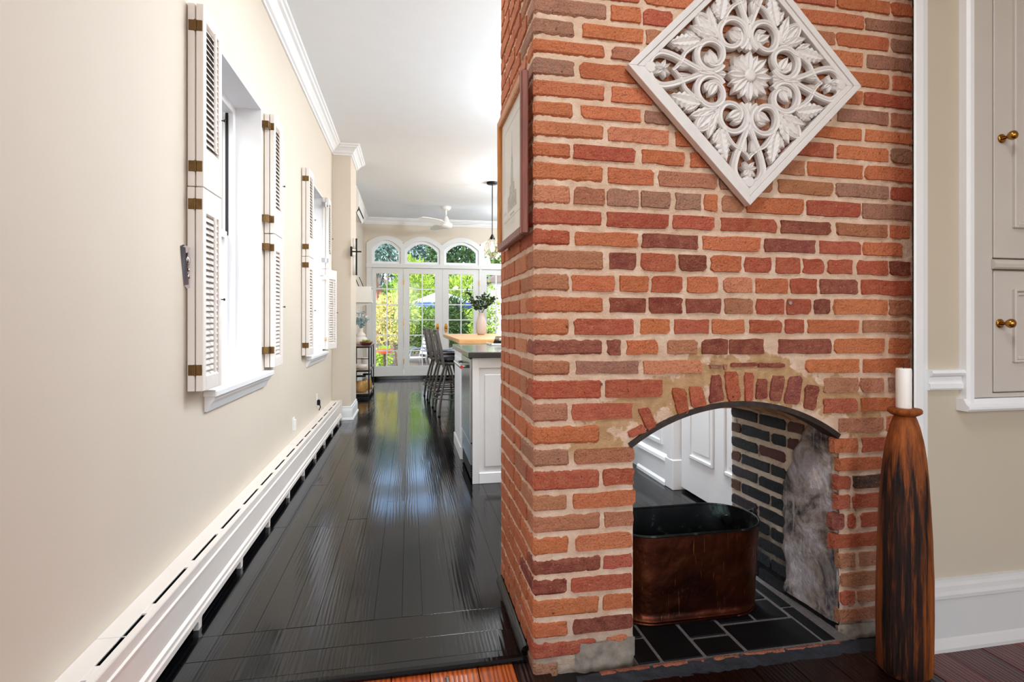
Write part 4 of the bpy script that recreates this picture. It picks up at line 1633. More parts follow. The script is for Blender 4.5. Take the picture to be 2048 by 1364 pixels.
shell([(.128, bl - .01, .002), (.132, bl - .008, .008), (.137, bl - .004, .02)] + [(.137 + .012 * t + .0015 * math.sin(t * 17), bl - .004 + .004 * t, .02 + (bh - .03) * t) for t in lin_(0, 1, 10)], 'copper_outside', 'body', bo, True)
shell([(.147, bl, bh), (.145, bl, bh - .02), (.134, bl - .005, .03), (.126, bl - .01, .012)][::-1], 'copper_inside', 'lining', bo, True)
P = stad(.1500, bl)
q = MB().tube([(a, b, bh - .004) for a, b in P] + [(P[0][0], P[0][1], bh - .004)], .0052, 8)
q.build('rolled_rim', 'copper_inside', bo, smooth=True)
P = stad(.134, bl - .006)
q = MB().tube([(a, b, .006) for a, b in P] + [(P[0][0], P[0][1], .006)], .0045, 6)
q.build('foot_rim', 'copper_outside', bo, smooth=True)
hb = MB().tube([(1.370, 1.955, bh - .05), (1.388, 1.96, bh - .02), (1.394, 2.0, bh + .006), (1.386, 2.04, bh - .02), (1.362, 2.045, bh - .05)], .007, 8)
hb.build('handle', 'black_metal', bo, smooth=True)
# riveted handle plate inside
MB().tube([(1.318, 2.062, bh - .050), (1.313, 2.056, bh - .050)], [.020, .019], 12).build('rivet_plate', 'steel', bo)

# ================================================================== TALL WOODEN CANDLE HOLDER
cx, cy = 1.585, 1.487
ch = thing('floor_candle_holder', 'tall charred turned-timber candle holder standing on the dark floor', 'candle holder', (cx, cy, PZ))
prof = [(.066, 0), (.072, .006), (.079, .02), (.081, .10), (.082, .20), (.080, .32), (.077, .44), (.073, .54), (.067, .63), (.060, .70), (.052, .755), (.042, .80), (.034, .825), (.030, .835)]
q = MB()
n = 72
for r_, z in prof:
    for k in range(n):
        t = 2 * math.pi * k / n
        front = max(0, -math.sin(t + .25))
        groove = (.0035 * nz((math.cos(t) * 2, math.sin(t) * 2, z * .6), 14) - .004 * front) * (1 if z < .62 else max(0, 1 - (z - .62) / .12))
        rr = r_ + groove * (front > .25)
        q.v.append((cx + rr * math.cos(t), cy + rr * math.sin(t) * .95, PZ + z))
for i in range(len(prof) - 1):
    for k in range(n):
        q.f.append((i * n + k, i * n + (k + 1) % n, (i + 1) * n + (k + 1) % n, (i + 1) * n + k))
        q.mi.append(0)
q.f += [tuple(range(n))[::-1], tuple(range((len(prof) - 1) * n, len(prof) * n))]
q.mi += [0, 0]
q.build('body', 'charred_timber', ch, smooth=True)
q = MB().lathe([(.030, .835), (.040, .840), (.0475, .846), (.048, .854), (.045, .859), (.020, .860)], (cx, cy, PZ), 40)
q.build('collar', 'charred_timber', ch, smooth=True)
q = MB().lathe([(.0215, .8602), (.0222, .864), (.0222, .985), (.0205, .9895), (.010, .990), (.004, .986)], (cx - .004, cy, PZ), 28)
cd = q.build('pillar_candle', 'candle_wax', None, smooth=True)
tag(cd, 'white pillar candle on top of the timber candle holder', 'candle')
MB().tube([(cx - .004, cy, PZ + .986), (cx - .004, cy, PZ + .997), (cx - .002, cy, PZ + 1.004)], .0013, 6).build('wick', 'black_metal', cd)

# ================================================================== CARVED WHITE PANEL on the brick
PCX, PCZ, HD = 1.146, 1.962, .443
cp = thing('carved_wall_panel', 'white carved openwork wooden panel hung as a diamond on the brick', 'wall art', (PCX, FY - .02, PCZ - HD))
YP = FY - .010


def pm(u_, v_, d):
    return (PCX + u_, YP - d, PCZ + v_)


def rot4(k, u_, v_, mir):
    if mir:
        v_ = -v_
    c_, s_ = (1, 0, -1, 0)[k], (0, 1, 0, -1)[k]
    return (u_ * c_ - v_ * s_, u_ * s_ + v_ * c_)


def smooth_curve(pts, n=6):
    out = []
    P = [Vector(p) for p in pts]
    for i in range(len(P) - 1):
        p0, p1, p2, p3 = P[max(0, i - 1)], P[i], P[i + 1], P[min(len(P) - 1, i + 2)]
        for k in range(n):
            t = k / n
            out.append(.5 * ((2 * p1) + (p2 - p0) * t + (2 * p0 - 5 * p1 + 4 * p2 - p3) * t * t + (3 * p1 - p0 - 3 * p2 + p3) * t ** 3))
    out.append(P[-1])
    return [(p.x, p.y) for p in out]


SEC = [(-1, 0), (-1, .74), (-.72, 1.0), (-.12, .90), (0, .80), (.12, .90), (.72, 1.0), (1, .74), (1, 0)]


def ribbon(name, pts, wid, k, mir, d0=.004, hgt=.022):
    q = MB()
    n = len(pts)
    for i, p in enumerate(pts):
        a = Vector(pts[max(0, i - 1)])
        b = Vector(pts[min(n - 1, i + 1)])
        t = (b - a)
        t = t / max(t.length, 1e-9)
        nrm = Vector((-t.y, t.x))
        s_ = i / (n - 1)
        w = wid(s_) if callable(wid) else wid
        for o_, h_ in SEC:
            uu, vv = rot4(k, p[0] + nrm.x * o_ * w, p[1] + nrm.y * o_ * w, mir)
            q.v.append(pm(uu, vv, d0 + hgt * h_))
    m_ = len(SEC)
    for i in range(n - 1):
        for j in range(m_ - 1):
            q.f.append((i * m_ + j, i * m_ + j + 1, (i + 1) * m_ + j + 1, (i + 1) * m_ + j))
            q.mi.append(0)
    q.f += [tuple(range(m_)), tuple(range((n - 1) * m_, n * m_))]
    q.mi += [0, 0]
    return q.build(name, 'carved_white', cp)


def lens(name, a, b, w, k, mir, d0=.004, hgt=.024, serr=0, bulge=.45, n=9):
    """pointed leaf from a to b with a keeled top"""
    A, B = Vector(a), Vector(b)
    t = B - A
    nr = Vector((-t.y, t.x)) / t.length
    L, Rr, M_ = [], [], []
    for i in range(n + 1):
        s_ = i / n
        prof_ = math.sin(math.pi * s_ ** bulge if bulge < 1 else math.pi * s_) ** .8 if 0 < s_ < 1 else 0
        ww = w * prof_ * (1 + (serr * (1 if i % 2 else -1)))
        c_ = A + t * s_
        L.append(c_ + nr * ww)
        Rr.append(c_ - nr * ww)
        M_.append(c_)
    q = MB()
    for i in range(n + 1):
        for P, h_ in ((L[i], 0), (L[i], .66), ((L[i] + M_[i]) / 2, .95), (M_[i], .72), ((Rr[i] + M_[i]) / 2, .95), (Rr[i], .66), (Rr[i], 0)):
            uu, vv = rot4(k, P.x, P.y, mir)
            q.v.append(pm(uu, vv, d0 + hgt * h_))
    for i in range(n):
        for j in range(6):
            q.f.append((i * 7 + j, i * 7 + j + 1, (i + 1) * 7 + j + 1, (i + 1) * 7 + j))
            q.mi.append(0)
    return q.build(name, 'carved_white', cp)


a_ = HD / math.sqrt(2)
for k in range(4):
    for (o0, o1, d_) in ((0, .022, .030), (.0226, .041, .026)):
        q = MB()
        A, B = a_ - o0, a_ - o1
        poly = [(-A, -A), (A, -A), (B, -B), (-B, -B)]
        P = []
        for x_, y_ in poly:
            x2, y2 = (x_ - y_) / math.sqrt(2), (x_ + y_) / math.sqrt(2)
            P.append(rot4(k, x2, y2, False))
        q.prism(P, lambda a, b: pm(a, b, 0), lambda a, b: pm(a, b, d_))
        q.build('frame_bar', 'carved_white', cp, bev=.002)
for k in range(4):
    for mir in (False, True):
        c_ = (.153 * math.cos(R(22.5)), .153 * math.sin(R(22.5)))
        pts = []
        for i in range(44):
            t = i / 43
            ph = R(-150 + 470 * t)
            rr = .0515 if t < .62 else .0515 - .034 * (t - .62) / .38
            pts.append((c_[0] + rr * math.cos(ph) + (.0 if t < .62 else .006 * (t - .62)), c_[1] + rr * math.sin(ph)))
        ribbon('scroll', pts, lambda s_: .0108 if s_ < .6 else .0108 - .003 * (s_ - .6) / .4, k, mir)
        lens('leaf', (c_[0] - .020, c_[1] - .026), (c_[0] + .008, c_[1] + .020), .0165, k, mir, bulge=.8)
        lens('leaf', (c_[0] + .012, c_[1] - .030), (c_[0] + .020, c_[1] + .006), .011, k, mir, bulge=.8)
        # tail of the scroll towards the corner loop
        ribbon('tendril', smooth_curve([(.172, .098), (.205, .084), (.236, .060), (.252, .030), (.268, .010), (.284, -.002)]), lambda s_: .0085 - .003 * s_, k, mir)
        ribbon('corner_loop', smooth_curve([(.178, .006), (.222, .024), (.275, .046), (.320, .055), (.352, .042), (.366, .018), (.369, 0)]), lambda s_: .0098 + .004 * s_, k, mir)
        lens('acanthus', (.182, .108), (.296, .086), .027, k, mir, serr=.16, bulge=.75, n=13)
        lens('acanthus', (.196, .112), (.238, .134), .013, k, mir, serr=.1, bulge=.8)
        ribbon('tendril', smooth_curve([(.120, .118), (.152, .128), (.182, .150), (.196, .178), (.190, .196)]), lambda s_: .010 - .005 * s_, k, mir)
        lens('acanthus', (.128, .130), (.152, .222), .020, k, mir, serr=.1, bulge=.75)
        lens('leaf', (.262, .018), (.214, .012), .010, k, mir)
        lens('star_petal', (.318, .0), (.342, .020), .010, k, mir, bulge=.8)
        lens('star_petal', (.318, .0), (.310, .031), .009, k, mir, bulge=.8)
        lens('star_petal', (.318, .0), (.292, .018), .008, k, mir, bulge=.8)
    lens('star_petal', (.316, 0), (.350, 0), .009, k, False, hgt=.026, bulge=.8)
    lens('leaf', (.088, 0), (.126, 0), .013, k, False)
    lens('leaf', (.125, 0), (.205, 0), .014, k, False, bulge=.7)
    lens('acanthus', (.120, .120), (.194, .194), .023, k, False, serr=.12, bulge=.75)
    q = MB().lathe([(.025, .002), (.025, .018), (.016, .027)], (0, 0, 0), 14)
    uu, vv = rot4(k, .362, 0, False)
    q.v = [pm(uu + p[0], vv + p[1], p[2]) for p in q.v]
    q.build('corner_boss', 'carved_white', cp)
for i in range(8):
    a = 2 * math.pi * i / 8
    for da, ln, w_, h_ in ((0, .086, .0180, .030), (math.pi / 8, .078, .0160, .027)):
        A = (.012 * math.cos(a + da), .012 * math.sin(a + da))
        B = (ln * math.cos(a + da), ln * math.sin(a + da))
        lens('petal', A, B, w_, 0, False, .003, h_, bulge=1.6)
q = MB().lathe([(.022, .0), (.022, .028), (.019, .034), (.010, .036), (.004, .035)], (0, 0, 0), 20)
q.v = [pm(p[0], p[1], p[2]) for p in q.v]
q.build('flower_centre', 'carved_white', cp, smooth=True)
q = MB().box(PCX - .02, PCX + .02, YP, FY - .001, PCZ + .3, PCZ + .33)
q.build('hanger', 'black_metal', cp)

# ================================================================== ISLAND
ix0, iy0, iy1 = .431, 3.713, 5.04
il = thing('kitchen_island', 'white kitchen island cabinet with a shaker end panel beside the chimney', 'kitchen island', (.95, 4.35, 0))
MB().box(ix0 + .006, 1.45, iy0 + .012, 4.40, .0, .872).build('carcass', 'door_grey', il) if False else None
MB().box(ix0 + .63, 1.45, iy0 + .016, iy1, .0, .872).build('carcass', 'door_grey', il)
MB().box(ix0 + .012, ix0 + .63, iy0 + .010, iy0 + .03, .0, .872).build('end_board', 'door_grey', il)
MB().box(ix0, ix0 + .045, iy0, iy0 + .014, .0, .872, .002).build('stile', 'door_grey', il)
MB().box(ix0 + .045, 1.45, iy0, iy0 + .012, .80, .872, .002).build('top_rail', 'door_grey', il)
MB().box(ix0 + .045, 1.45, iy0 - .004, iy0 + .012, .0, .075, .003).build('baseboard', 'trim_white', il)
pn = MB().box(ix0 + .085, ix0 + .60, iy0 + .001, iy0 + .012, .115, .755, .004).build('panel', 'door_grey', il)
q = MB()
for s_ in ((ix0 + .195, ix0 + .207, .225, .635), (ix0 + .50, ix0 + .512, .225, .635), (ix0 + .207, ix0 + .50, .225, .237), (ix0 + .207, ix0 + .50, .623, .635)):
    q.box(s_[0], s_[1], iy0 - .006, iy0 + .003, s_[2], s_[3], .002)
q.build('panel_moulding', 'trim_white', pn)
MB().box(ix0 - .012, ix0 + .63, 4.40, iy1, .10, .872, .002).build('far_cabinet', 'trim_white', il)
MB().box(ix0 - .018, ix0 - .010, 4.46, 4.98, .16, .82, .003).build('cabinet_door', 'trim_white', il)
MB().box(ix0 - .022, ix0 + .1, 4.40, iy1, 0, .10, .004).build('baseboard', 'trim_white', il)
ct = MB().box(ix0 - .032, 1.46, iy0 - .034, iy1 + .03, .8725, .914, .005).build('countertop', 'counter_black', None)
tag(ct, 'polished black countertop on the kitchen island', 'countertop')
dw = thing('dishwasher', 'stainless steel dishwasher with bar handle built into the island', 'dishwasher', (ix0 + .3, 4.08, 0))
MB().box(ix0 + .02, ix0 + .61, 3.775, 4.385, .10, .865).build('body', 'black_metal', dw)
MB().box(ix0 - .012, ix0 + .02, 3.775, 4.385, .27, .862, .003).build('door', 'steel', dw)
MB().box(ix0 - .008, ix0 + .02, 3.775, 4.385, .115, .262, .003).build('lower_panel', 'steel', dw)
for i in range(6):
    MB().box(ix0 - .004, ix0 + .02, 3.78, 4.38, .018 + i * .016, .027 + i * .016, .001).build('vent_slat', 'black_metal', dw)
hh = MB().tube([(ix0 - .068, 3.80, .803), (ix0 - .068, 4.34, .803)], .013, 14).build('handle', 'steel', dw, smooth=False)
for yy in (3.835, 4.31):
    MB().tube([(ix0 - .012, yy, .803), (ix0 - .066, yy, .803)], .010, 8).build('handle_bracket', 'steel', hh)
MB().tube([(ix0 - .068, 3.8005, .803), (ix0 - .068, 3.796, .803)], .0115, 14).build('medallion', 'red_enamel', hh)
tr = thing('dish_rack', 'white draining tray with a dark wire rack on the black counter', 'dish rack', (.82, 4.80, .9142))
q = MB().box(.70, 1.10, 4.66, 4.95, .9142, .922, .003).box(.70, 1.10, 4.66, 4.668, .922, .932).box(.70, .708, 4.66, 4.95, .922, .932)
q.build('tray', 'plastic_white', tr)
for i in range(7):
    yy = 4.70 + i * .036
    MB().tube([(.765, yy, .924), (.785, yy, .985), (1.05, yy, .985), (1.07, yy, .924)], .0035, 6).build('wire', 'black_metal', tr)
MB().box(.775, 1.06, 4.695, 4.93, .925, .955, .004).build('rack_basket', 'black_metal', tr)

# ================================================================== COUNTER-HEIGHT TABLE, VASE
tb = thing('counter_table', 'counter-height table with a thick butcher block top behind the island', 'table', (1.0, 6.7, 0))
MB().box(.495, 1.55, 5.44, 8.02, .898, .945, .004).build('table_top', 'butcher_block', tb)
for yy in (5.95, 7.5):
    MB().box(.93, 1.02, yy - .045, yy + .045, .0, .86, .004).build('pedestal', 'butcher_block', tb)
    MB().box(.75, 1.22, yy - .05, yy + .05, .86, .8985, .004).build('cleat', 'butcher_block', tb)
MB().box(.955, .995, 5.95, 7.5, .25, .33).build('stretcher', 'butcher_block', tb)
vx, vy, vz = .965, 7.30, .945
va = MB().lathe([(.042, 0), (.050, .006), (.064, .03), (.073, .09), (.072, .15), (.062, .20), (.046, .24), (.038, .265), (.037, .285), (.041, .300), (.036, .300), (.032, .285), (.034, .262), (.04, .23)], (vx, vy, vz), 28).build('tall_vase', 'ceramic_taupe', None, smooth=True)
tag(va, 'tall taupe ceramic vase on the butcher block table', 'vase')


def leaf_into(q, c_, d, size, wid=.5, bend=.25):
    d = Vector(d).normalized()
    sd = d.cross(Vector((random.uniform(-1, 1), random.uniform(-1, 1), random.uniform(-1, 1))))
    if sd.length < 1e-3:
        sd = Vector((1, 0, 0))
    sd.normalize()
    up = sd.cross(d)
    c_ = Vector(c_)
    a = c_
    b = c_ + d * size * .5 + sd * size * wid * .5 + up * size * bend * .4
    e = c_ + d * size * .5 - sd * size * wid * .5 + up * size * bend * .4
    t = c_ + d * size
    q.add([a, b, t, e], [(0, 1, 2), (0, 2, 3)])


def spray(name, base, n, hgt, spread, lm, lsize, label, cat, per=26, wid=.6, stem='leaf_dark', droop=.2, col2=None, seed=1):
    random.seed(seed)
    t = thing(name, label, cat, base)
    q = MB()
    for i in range(n):
        a = 2 * math.pi * (i + random.random() * .6) / n
        r_ = spread * random.uniform(.45, 1)
        tip = Vector(base) + Vector((math.cos(a) * r_, math.sin(a) * r_, hgt * random.uniform(.55, 1)))
        mid = Vector(base) * .5 + tip * .5 + Vector((-math.cos(a) * r_ * .2, -math.sin(a) * r_ * .2, hgt * .1))
        pts = []
        for j in range(9):
            s_ = j / 8
            pts.append((1 - s_) ** 2 * Vector(base) + 2 * s_ * (1 - s_) * mid + s_ * s_ * tip)
        MB().tube(pts, .0022, 5).build('stem', stem, t)
        for j in range(per):
            s_ = random.uniform(.30, 1)
            p = (1 - s_) ** 2 * Vector(base) + 2 * s_ * (1 - s_) * mid + s_ * s_ * tip
            d = Vector((math.cos(a) * .5 + random.uniform(-1, 1), math.sin(a) * .5 + random.uniform(-1, 1), random.uniform(-droop, .9)))
            leaf_into(q, p, d, lsize * random.uniform(.6, 1.15), wid)
    stuff(q.build('leaves', lm, t, fix=False))
    return t


spray('leafy_branches', (vx, vy, vz + .26), 11, .34, .30, 'leaf_dark', .055, 'dark green leafy branches arranged in the taupe vase', 'branches', per=34, seed=3)

# ================================================================== BAR STOOLS
random.seed(21)


def make_stool():
    t = thing('bar_stool', '', 'stool', (0, 0, 0), 0, 'swivel stools beside the butcher block table')
    MB().lathe([(.150, .640), (.188, .645), (.196, .665), (.190, .690), (.160, .703), (.06, .706)], (0, 0, 0), 32).build('seat_pad', 'black_leather', t, smooth=True, local=True)
    MB().lathe([(.150, .598), (.182, .602), (.186, .638), (.150, .640)], (0, 0, 0), 32).build('seat_ring', 'stool_metal', t, smooth=True, local=True)
    for sx_, sy_ in ((-1, -1), (-1, 1), (1, -1), (1, 1)):
        pts = []
        for j in range(9):
            s_ = j / 8
            r_ = .095 + .085 * math.sin(s_ * math.pi * .55) + .03 * s_ * s_
            pts.append((sx_ * r_, sy_ * r_, .60 - .60 * s_ + .012 * (s_ == 1)))
        lg = MB().tube(pts, .0155, 6).build('leg', 'stool_metal', t, local=True)
        MB().lathe([(.016, 0), (.018, .004), (.017, .014)], (pts[-1][0], pts[-1][1], 0), 10).build('foot_cap', 'black_metal', lg, local=True)
    for z, r_ in ((.20, .252), (.26, .236)):
        pts = [(r_ * math.cos(2 * math.pi * i / 32), r_ * math.sin(2 * math.pi * i / 32), z) for i in range(33)]
        MB().tube(pts, .008, 6).build('foot_ring', 'stool_metal', t, smooth=True, local=True)
    for sy_ in (-1, 1):
        q = MB()
        q.prism([(-.165, .58), (-.135, .58), (-.165, .80), (-.215, 1.025), (-.228, 1.035), (-.240, 1.02), (-.198, .80)], lambda a, b: (a, sy_ * .165 - .011, b), lambda a, b: (a, sy_ * .165 + .011, b))
        q.build('back_post', 'stool_metal', t, local=True)
    for (za, zb, amp) in ((.70, .985, .0), (.72, .99, .035), (.72, .99, -.035)):
        for s0 in (-1, 1):
            pts = []
            for j in range(11):
                s_ = j / 10
                pts.append((-.165 - .055 * s_, (s0 * .055) + amp * math.sin(s_ * math.pi * 2), za + (zb - za) * s_))
            MB().tube(pts, .006, 6).build('back_scroll', 'stool_metal', t, smooth=True, local=True)
    MB().tube([(-.232, -.165, 1.01), (-.245, 0, 1.02), (-.232, .165, 1.01)], .014, 8).build('top_rail', 'stool_metal', t, smooth=True, local=True)
    MB().tube([(-.172, -.165, .70), (-.185, 0, .70), (-.172, .165, .70)], .009, 8).build('lower_rail', 'stool_metal', t, smooth=True, local=True)
    return t


st0 = make_stool()
for i, (xx, yy, lb) in enumerate(((.545, 6.66, 'grey metal bar stool with black seat, nearest of the three beside the table'), (.50, 7.40, 'grey metal bar stool with black seat, middle one of the three'), (.455, 8.12, 'grey metal bar stool with black seat, farthest from the island'))):
    s_ = st0 if i == 0 else copy_tree(st0)
    s_.location = (xx, yy, 0)
    s_.rotation_euler = (0, 0, R(4))
    s_['label'] = lb

# ================================================================== PENDANT AND CEILING FAN
pX, pY = 1.185, 7.73
pd = thing('pendant_lamp', 'black rod pendant lamp with a glowing crystal shade over the table', 'lamp', (pX, pY, ZC))
MB().lathe([(.075, -.028), (.082, -.02), (.082, 0), (.01, 0)], (pX, pY, ZC), 28).build('canopy', 'black_metal', pd, smooth=True)
MB().tube([(pX, pY, ZC - .02), (pX, pY, 2.33)], .0075, 8).build('rod', 'black_metal', pd)
MB().lathe([(.012, .06), (.03, .02), (.045, -.01), (.04, -.012)], (pX, pY, 2.33), 16, cap=False).build('shade_cap', 'black_metal', pd, smooth=True)
random.seed(5)
for ring, (z, r_, n) in enumerate(((2.295, .055, 8), (2.25, .085, 11), (2.20, .108, 14), (2.15, .112, 14), (2.10, .098, 12), (2.06, .07, 8))):
    for i in range(n):
        a = 2 * math.pi * (i + .5 * (ring % 2)) / n
        p = (pX + r_ * math.cos(a), pY + r_ * math.sin(a), z)
        s_ = .026
        q = MB().add([(p[0], p[1], p[2] + s_ * 1.2), (p[0] + s_ * .7, p[1], p[2]), (p[0], p[1] + s_ * .7, p[2]), (p[0] - s_ * .7, p[1], p[2]), (p[0], p[1] - s_ * .7, p[2]), (p[0], p[1], p[2] - s_ * 1.2)], [(0, 1, 2), (0, 2, 3), (0, 3, 4), (0, 4, 1), (5, 2, 1), (5, 3, 2), (5, 4, 3), (5, 1, 4)])
        q.build('crystal', 'crystal', pd)
MB().lathe([(.01, .10), (.015, .06), (.032, .02), (.034, -.01), (.02, -.035), (.004, -.04)], (pX, pY, 2.18), 14).build('bulb', 'bulb_glow', pd, smooth=True)
lamp('pendant_bulb_light', 'POINT', (pX, pY, 2.0), (0, 0, 0), 18, .06, col=(1, .86, .68))

fX, fY = .638, 9.53
fn = thing('ceiling_fan', 'white three-blade ceiling fan in the rear room', 'fan', (fX, fY, ZC))
MB().lathe([(.06, -.06), (.085, -.03), (.09, 0), (.02, 0)], (fX, fY, ZC), 28).build('canopy', 'plastic_white', fn, smooth=True)
MB().tube([(fX, fY, ZC - .05), (fX, fY, ZC - .16)], .014, 10).build('downrod', 'plastic_white', fn)
MB().lathe([(.018, -.15), (.045, -.20), (.062, -.26), (.10, -.285), (.118, -.315), (.11, -.345), (.085, -.37), (.03, -.382)], (fX, fY, ZC), 32).build('motor_housing', 'plastic_white', fn, smooth=True)
for i, a in enumerate((R(-3), R(117), R(237))):
    q = MB()
    n = 14
    for j in range(n + 1):
        s_ = j / n
        r_ = .08 + .60 * s_
        w = .075 * (math.sin(math.pi * (.12 + .80 * s_)) ** .7) + .006
        tw = R(22 - 12 * s_)
        sw = -.10 * s_ * s_
        for e in (-1, 1):
            lx, ly = r_, e * w + sw
            q.v.append((fX + lx * math.cos(a) - ly * math.sin(a), fY + lx * math.sin(a) + ly * math.cos(a), ZC - .315 + e * w * math.sin(tw) + .02 * s_))
            q.v.append((fX + lx * math.cos(a) - ly * math.sin(a), fY + lx * math.sin(a) + ly * math.cos(a), ZC - .323 + e * w * math.sin(tw) + .02 * s_))
    for j in range(n):
        b = j * 4
        q.f += [(b, b + 2, b + 6, b + 4), (b + 1, b + 5, b + 7, b + 3), (b, b + 4, b + 5, b + 1), (b + 2, b + 3, b + 7, b + 6)]
        q.mi += [0] * 4
    q.f += [(0, 1, 3, 2), (n * 4, n * 4 + 2, n * 4 + 3, n * 4 + 1)]
    q.mi += [0, 0]
    q.build('blade', 'plastic_white', fn)

# ================================================================== CONSOLE SHELF AND WHAT STANDS ON IT
kx0, kx1, ky0, ky1, kz = XB + .012, -.568, 8.16, 9.20, .770
cs_ = thing('console_shelf', 'slim console with black metal frame and three wooden shelves', 'console table', (-.72, 8.68, 0))
for xx in (kx0, kx1 - .018):
    for yy in (ky0, (ky0 + ky1) / 2 - .009, ky1 - .018):
        MB().box(xx, xx + .018, yy, yy + .018, 0, kz - .028).build('upright', 'black_metal', cs_)
for z in (.075, .42, kz):
    MB().box(kx0, kx1, ky0, ky1, z - .028, z, .002).build('shelf_board', 'shelf_wood', cs_)
    MB().box(kx0 - .001, kx1 + .002, ky0 - .004, ky0, z - .030, z - .004).build('shelf_edge', 'black_metal', cs_)
    MB().box(kx1, kx1 + .004, ky0, ky1, z - .030, z - .004).build('shelf_edge', 'black_metal', cs_)
MB().box(kx0, kx1, ky0 - .002, ky0 + .016, .0, .03).build('kick_rail', 'black_metal', cs_)
MB().tube([(kx0 + .01, ky0 + .05, .58), (kx1 - .01, ky0 + .05, .58)], .006, 6).build('cross_rod', 'black_metal', cs_)
v1 = MB().lathe([(.045, 0), (.075, .012), (.098, .05), (.098, .085), (.080, .115), (.066, .125), (.072, .140), (.070, .160), (.045, .185), (.030, .20), (.028, .235), (.034, .255), (.028, .253), (.022, .235)], (-.715, 8.46, kz), 28).build('gourd_vase', 'ceramic_white', None, smooth=True)
tag(v1, 'white gourd-shaped ceramic vase on the console', 'vase')
spray('blue_stems', (-.715, 8.46, kz + .21), 8, .30, .17, 'euc_blue', .034, 'pale blue green stems arranged in the white gourd vase', 'stems', per=26, wid=.7, stem='leaf_blue', seed=9)
q = thing('white_blossoms', 'white trumpet blossoms rising above the gourd vase', 'flowers', (-.715, 8.46, kz + .25))
random.seed(4)
for i in range(7):
    a = random.uniform(0, 6.28)
    p = Vector((-.72 + .07 * math.cos(a), 8.42 + .07 * math.sin(a), kz + random.uniform(.38, .52)))
    b = MB()
    for j in range(6):
        leaf_into(b, p, (math.cos(j * 1.05), math.sin(j * 1.05), .6), .055, .5)
    b.build('blossom', 'petal_white', q, fix=False)
    MB().tube([(-.715, 8.46, kz + .24), p], .002, 5).build('stem', 'leaf_blue', q)
bw_ = MB().lathe([(.035, 0), (.06, .004), (.085, .03), (.095, .06), (.090, .06), (.075, .03), (.03, .012)], (-.622, 8.25, kz), 26).build('shallow_bowl', 'bowl_brown', None, smooth=True)
tag(bw_, 'dark red brown bowl on the console', 'bowl')
random.seed(6)
su = thing('succulent', 'yellow green succulent rosette planted in the dark bowl', 'plant', (-.622, 8.25, kz + .05))
for i in range(26):
    a = i * 2.4
    q = MB()
    leaf_into(q, (-.622 + .02 * math.cos(a), 8.25 + .02 * math.sin(a), kz + .045), (math.cos(a), math.sin(a), .35 + i * .07), .075 - i * .001, .42, .5)
    q.build('leaf', 'succulent', su, fix=False)
tag(MB().lathe([(.03, 0), (.06, .006), (.085, .04), (.088, .075), (.083, .075), (.07, .03), (.02, .015)], (-.70, 8.30, .42), 26).build('white_bowl', 'ceramic_white', None, smooth=True), 'rounded white bowl on the middle shelf of the console', 'bowl')
tag(MB().lathe([(.05, 0), (.055, .01), (.058, .15), (.062, .16), (.056, .16), (.05, .02)], (-.655, 8.47, .42), 24).build('white_canister', 'ceramic_white', None, smooth=True), 'white ceramic canister behind the bowl on the middle shelf', 'canister')
for i, (xx, yy, s_, lb) in enumerate(((-.70, 8.31, 1.0, 'large glass jar of pasta on the bottom shelf of the console'), (-.64, 8.60, .9, 'smaller glass jar of pasta behind the large jar'))):
    j = thing('glass_jar', lb, 'jar', (xx, yy, .075), 0, 'jars of pasta on the console')
    MB().lathe([(.05 * s_, .0), (.075 * s_, .006), (.088 * s_, .05), (.084 * s_, .15), (.062 * s_, .21), (.062 * s_, .23)], (xx, yy, .0755), 24, cap=False).build('glass_body', 'jar_glass', j, smooth=True)
    MB().lathe([(.05 * s_, .004), (.07 * s_, .010), (.082 * s_, .05), (.079 * s_, .13), (.066 * s_, .165), (.02, .172)], (xx, yy, .0755), 20).build('pasta_fill', 'pasta', j, smooth=True)
    MB().lathe([(.066 * s_, .230), (.068 * s_, .236), (.066 * s_, .25), (.02, .252)], (xx, yy, .0755), 20).build('lid', 'black_metal', j)

# ---- wall lamps added out of sight as fill for passage and rear room
for i, (wx, yy, e, lb) in enumerate(((KX, 3.60, 20, 'added brass fill lamp, unseen on the kitchen wall, nearer the chimney'), (KX, 4.65, 60, 'added brass fill lamp, unseen on the kitchen wall, above the island'), (RX, 7.3, 150, 'added brass fill lamp, unseen on the rear right wall, beside the table'), (RX, 9.6, 30, 'added brass fill lamp, unseen on the rear right wall, nearest the garden'))):
    t = thing('fill_wall_lamp', lb, 'lamp', (wx, yy, 2.62))
    MB().lathe([(.05, 0), (.05, .02), (.02, .03)], (wx - .05, yy, 2.635), 20).build('base', 'brass', t)
    MB().tube([(wx, yy, 2.645), (wx - .05, yy, 2.645)], .01, 8).build('arm', 'brass', t)
    lamp('fill_wall_light', 'POINT', (wx - .2, yy, 2.74), (0, 0, 0), e, .10, col=(.84, .92, 1))

for (lx_, ly_, sz_, lb) in ((.45, .35, .25, 'added square ceiling fixture for the front room fill light'), (-.1, 2.5, .2, 'added square ceiling fixture for the passage fill light'), (1.1, 3.05, .3, 'added square ceiling fixture for the fill light behind the chimney')):
    t = thing('fill_light_fixture', lb, 'lamp', (lx_, ly_, ZC))  # out-of-view fixtures added to go with the ceiling fill lights
    MB().box(lx_ - sz_ - .02, lx_ + sz_ + .02, ly_ - sz_ - .02, ly_ + sz_ + .02, ZC - .03, ZC - .001, .004).build('housing', 'plastic_white', t)

# ================================================================== GARDEN
GZ = -.14
struct(MB().box(-8, 12, YB + .2, 14.6, GZ - .1, GZ).build('patio', 'patio_stone'))
struct(MB().box(-60, 60, 14.6, 120, GZ - .15, GZ - .02).build('garden_ground', 'soil'))


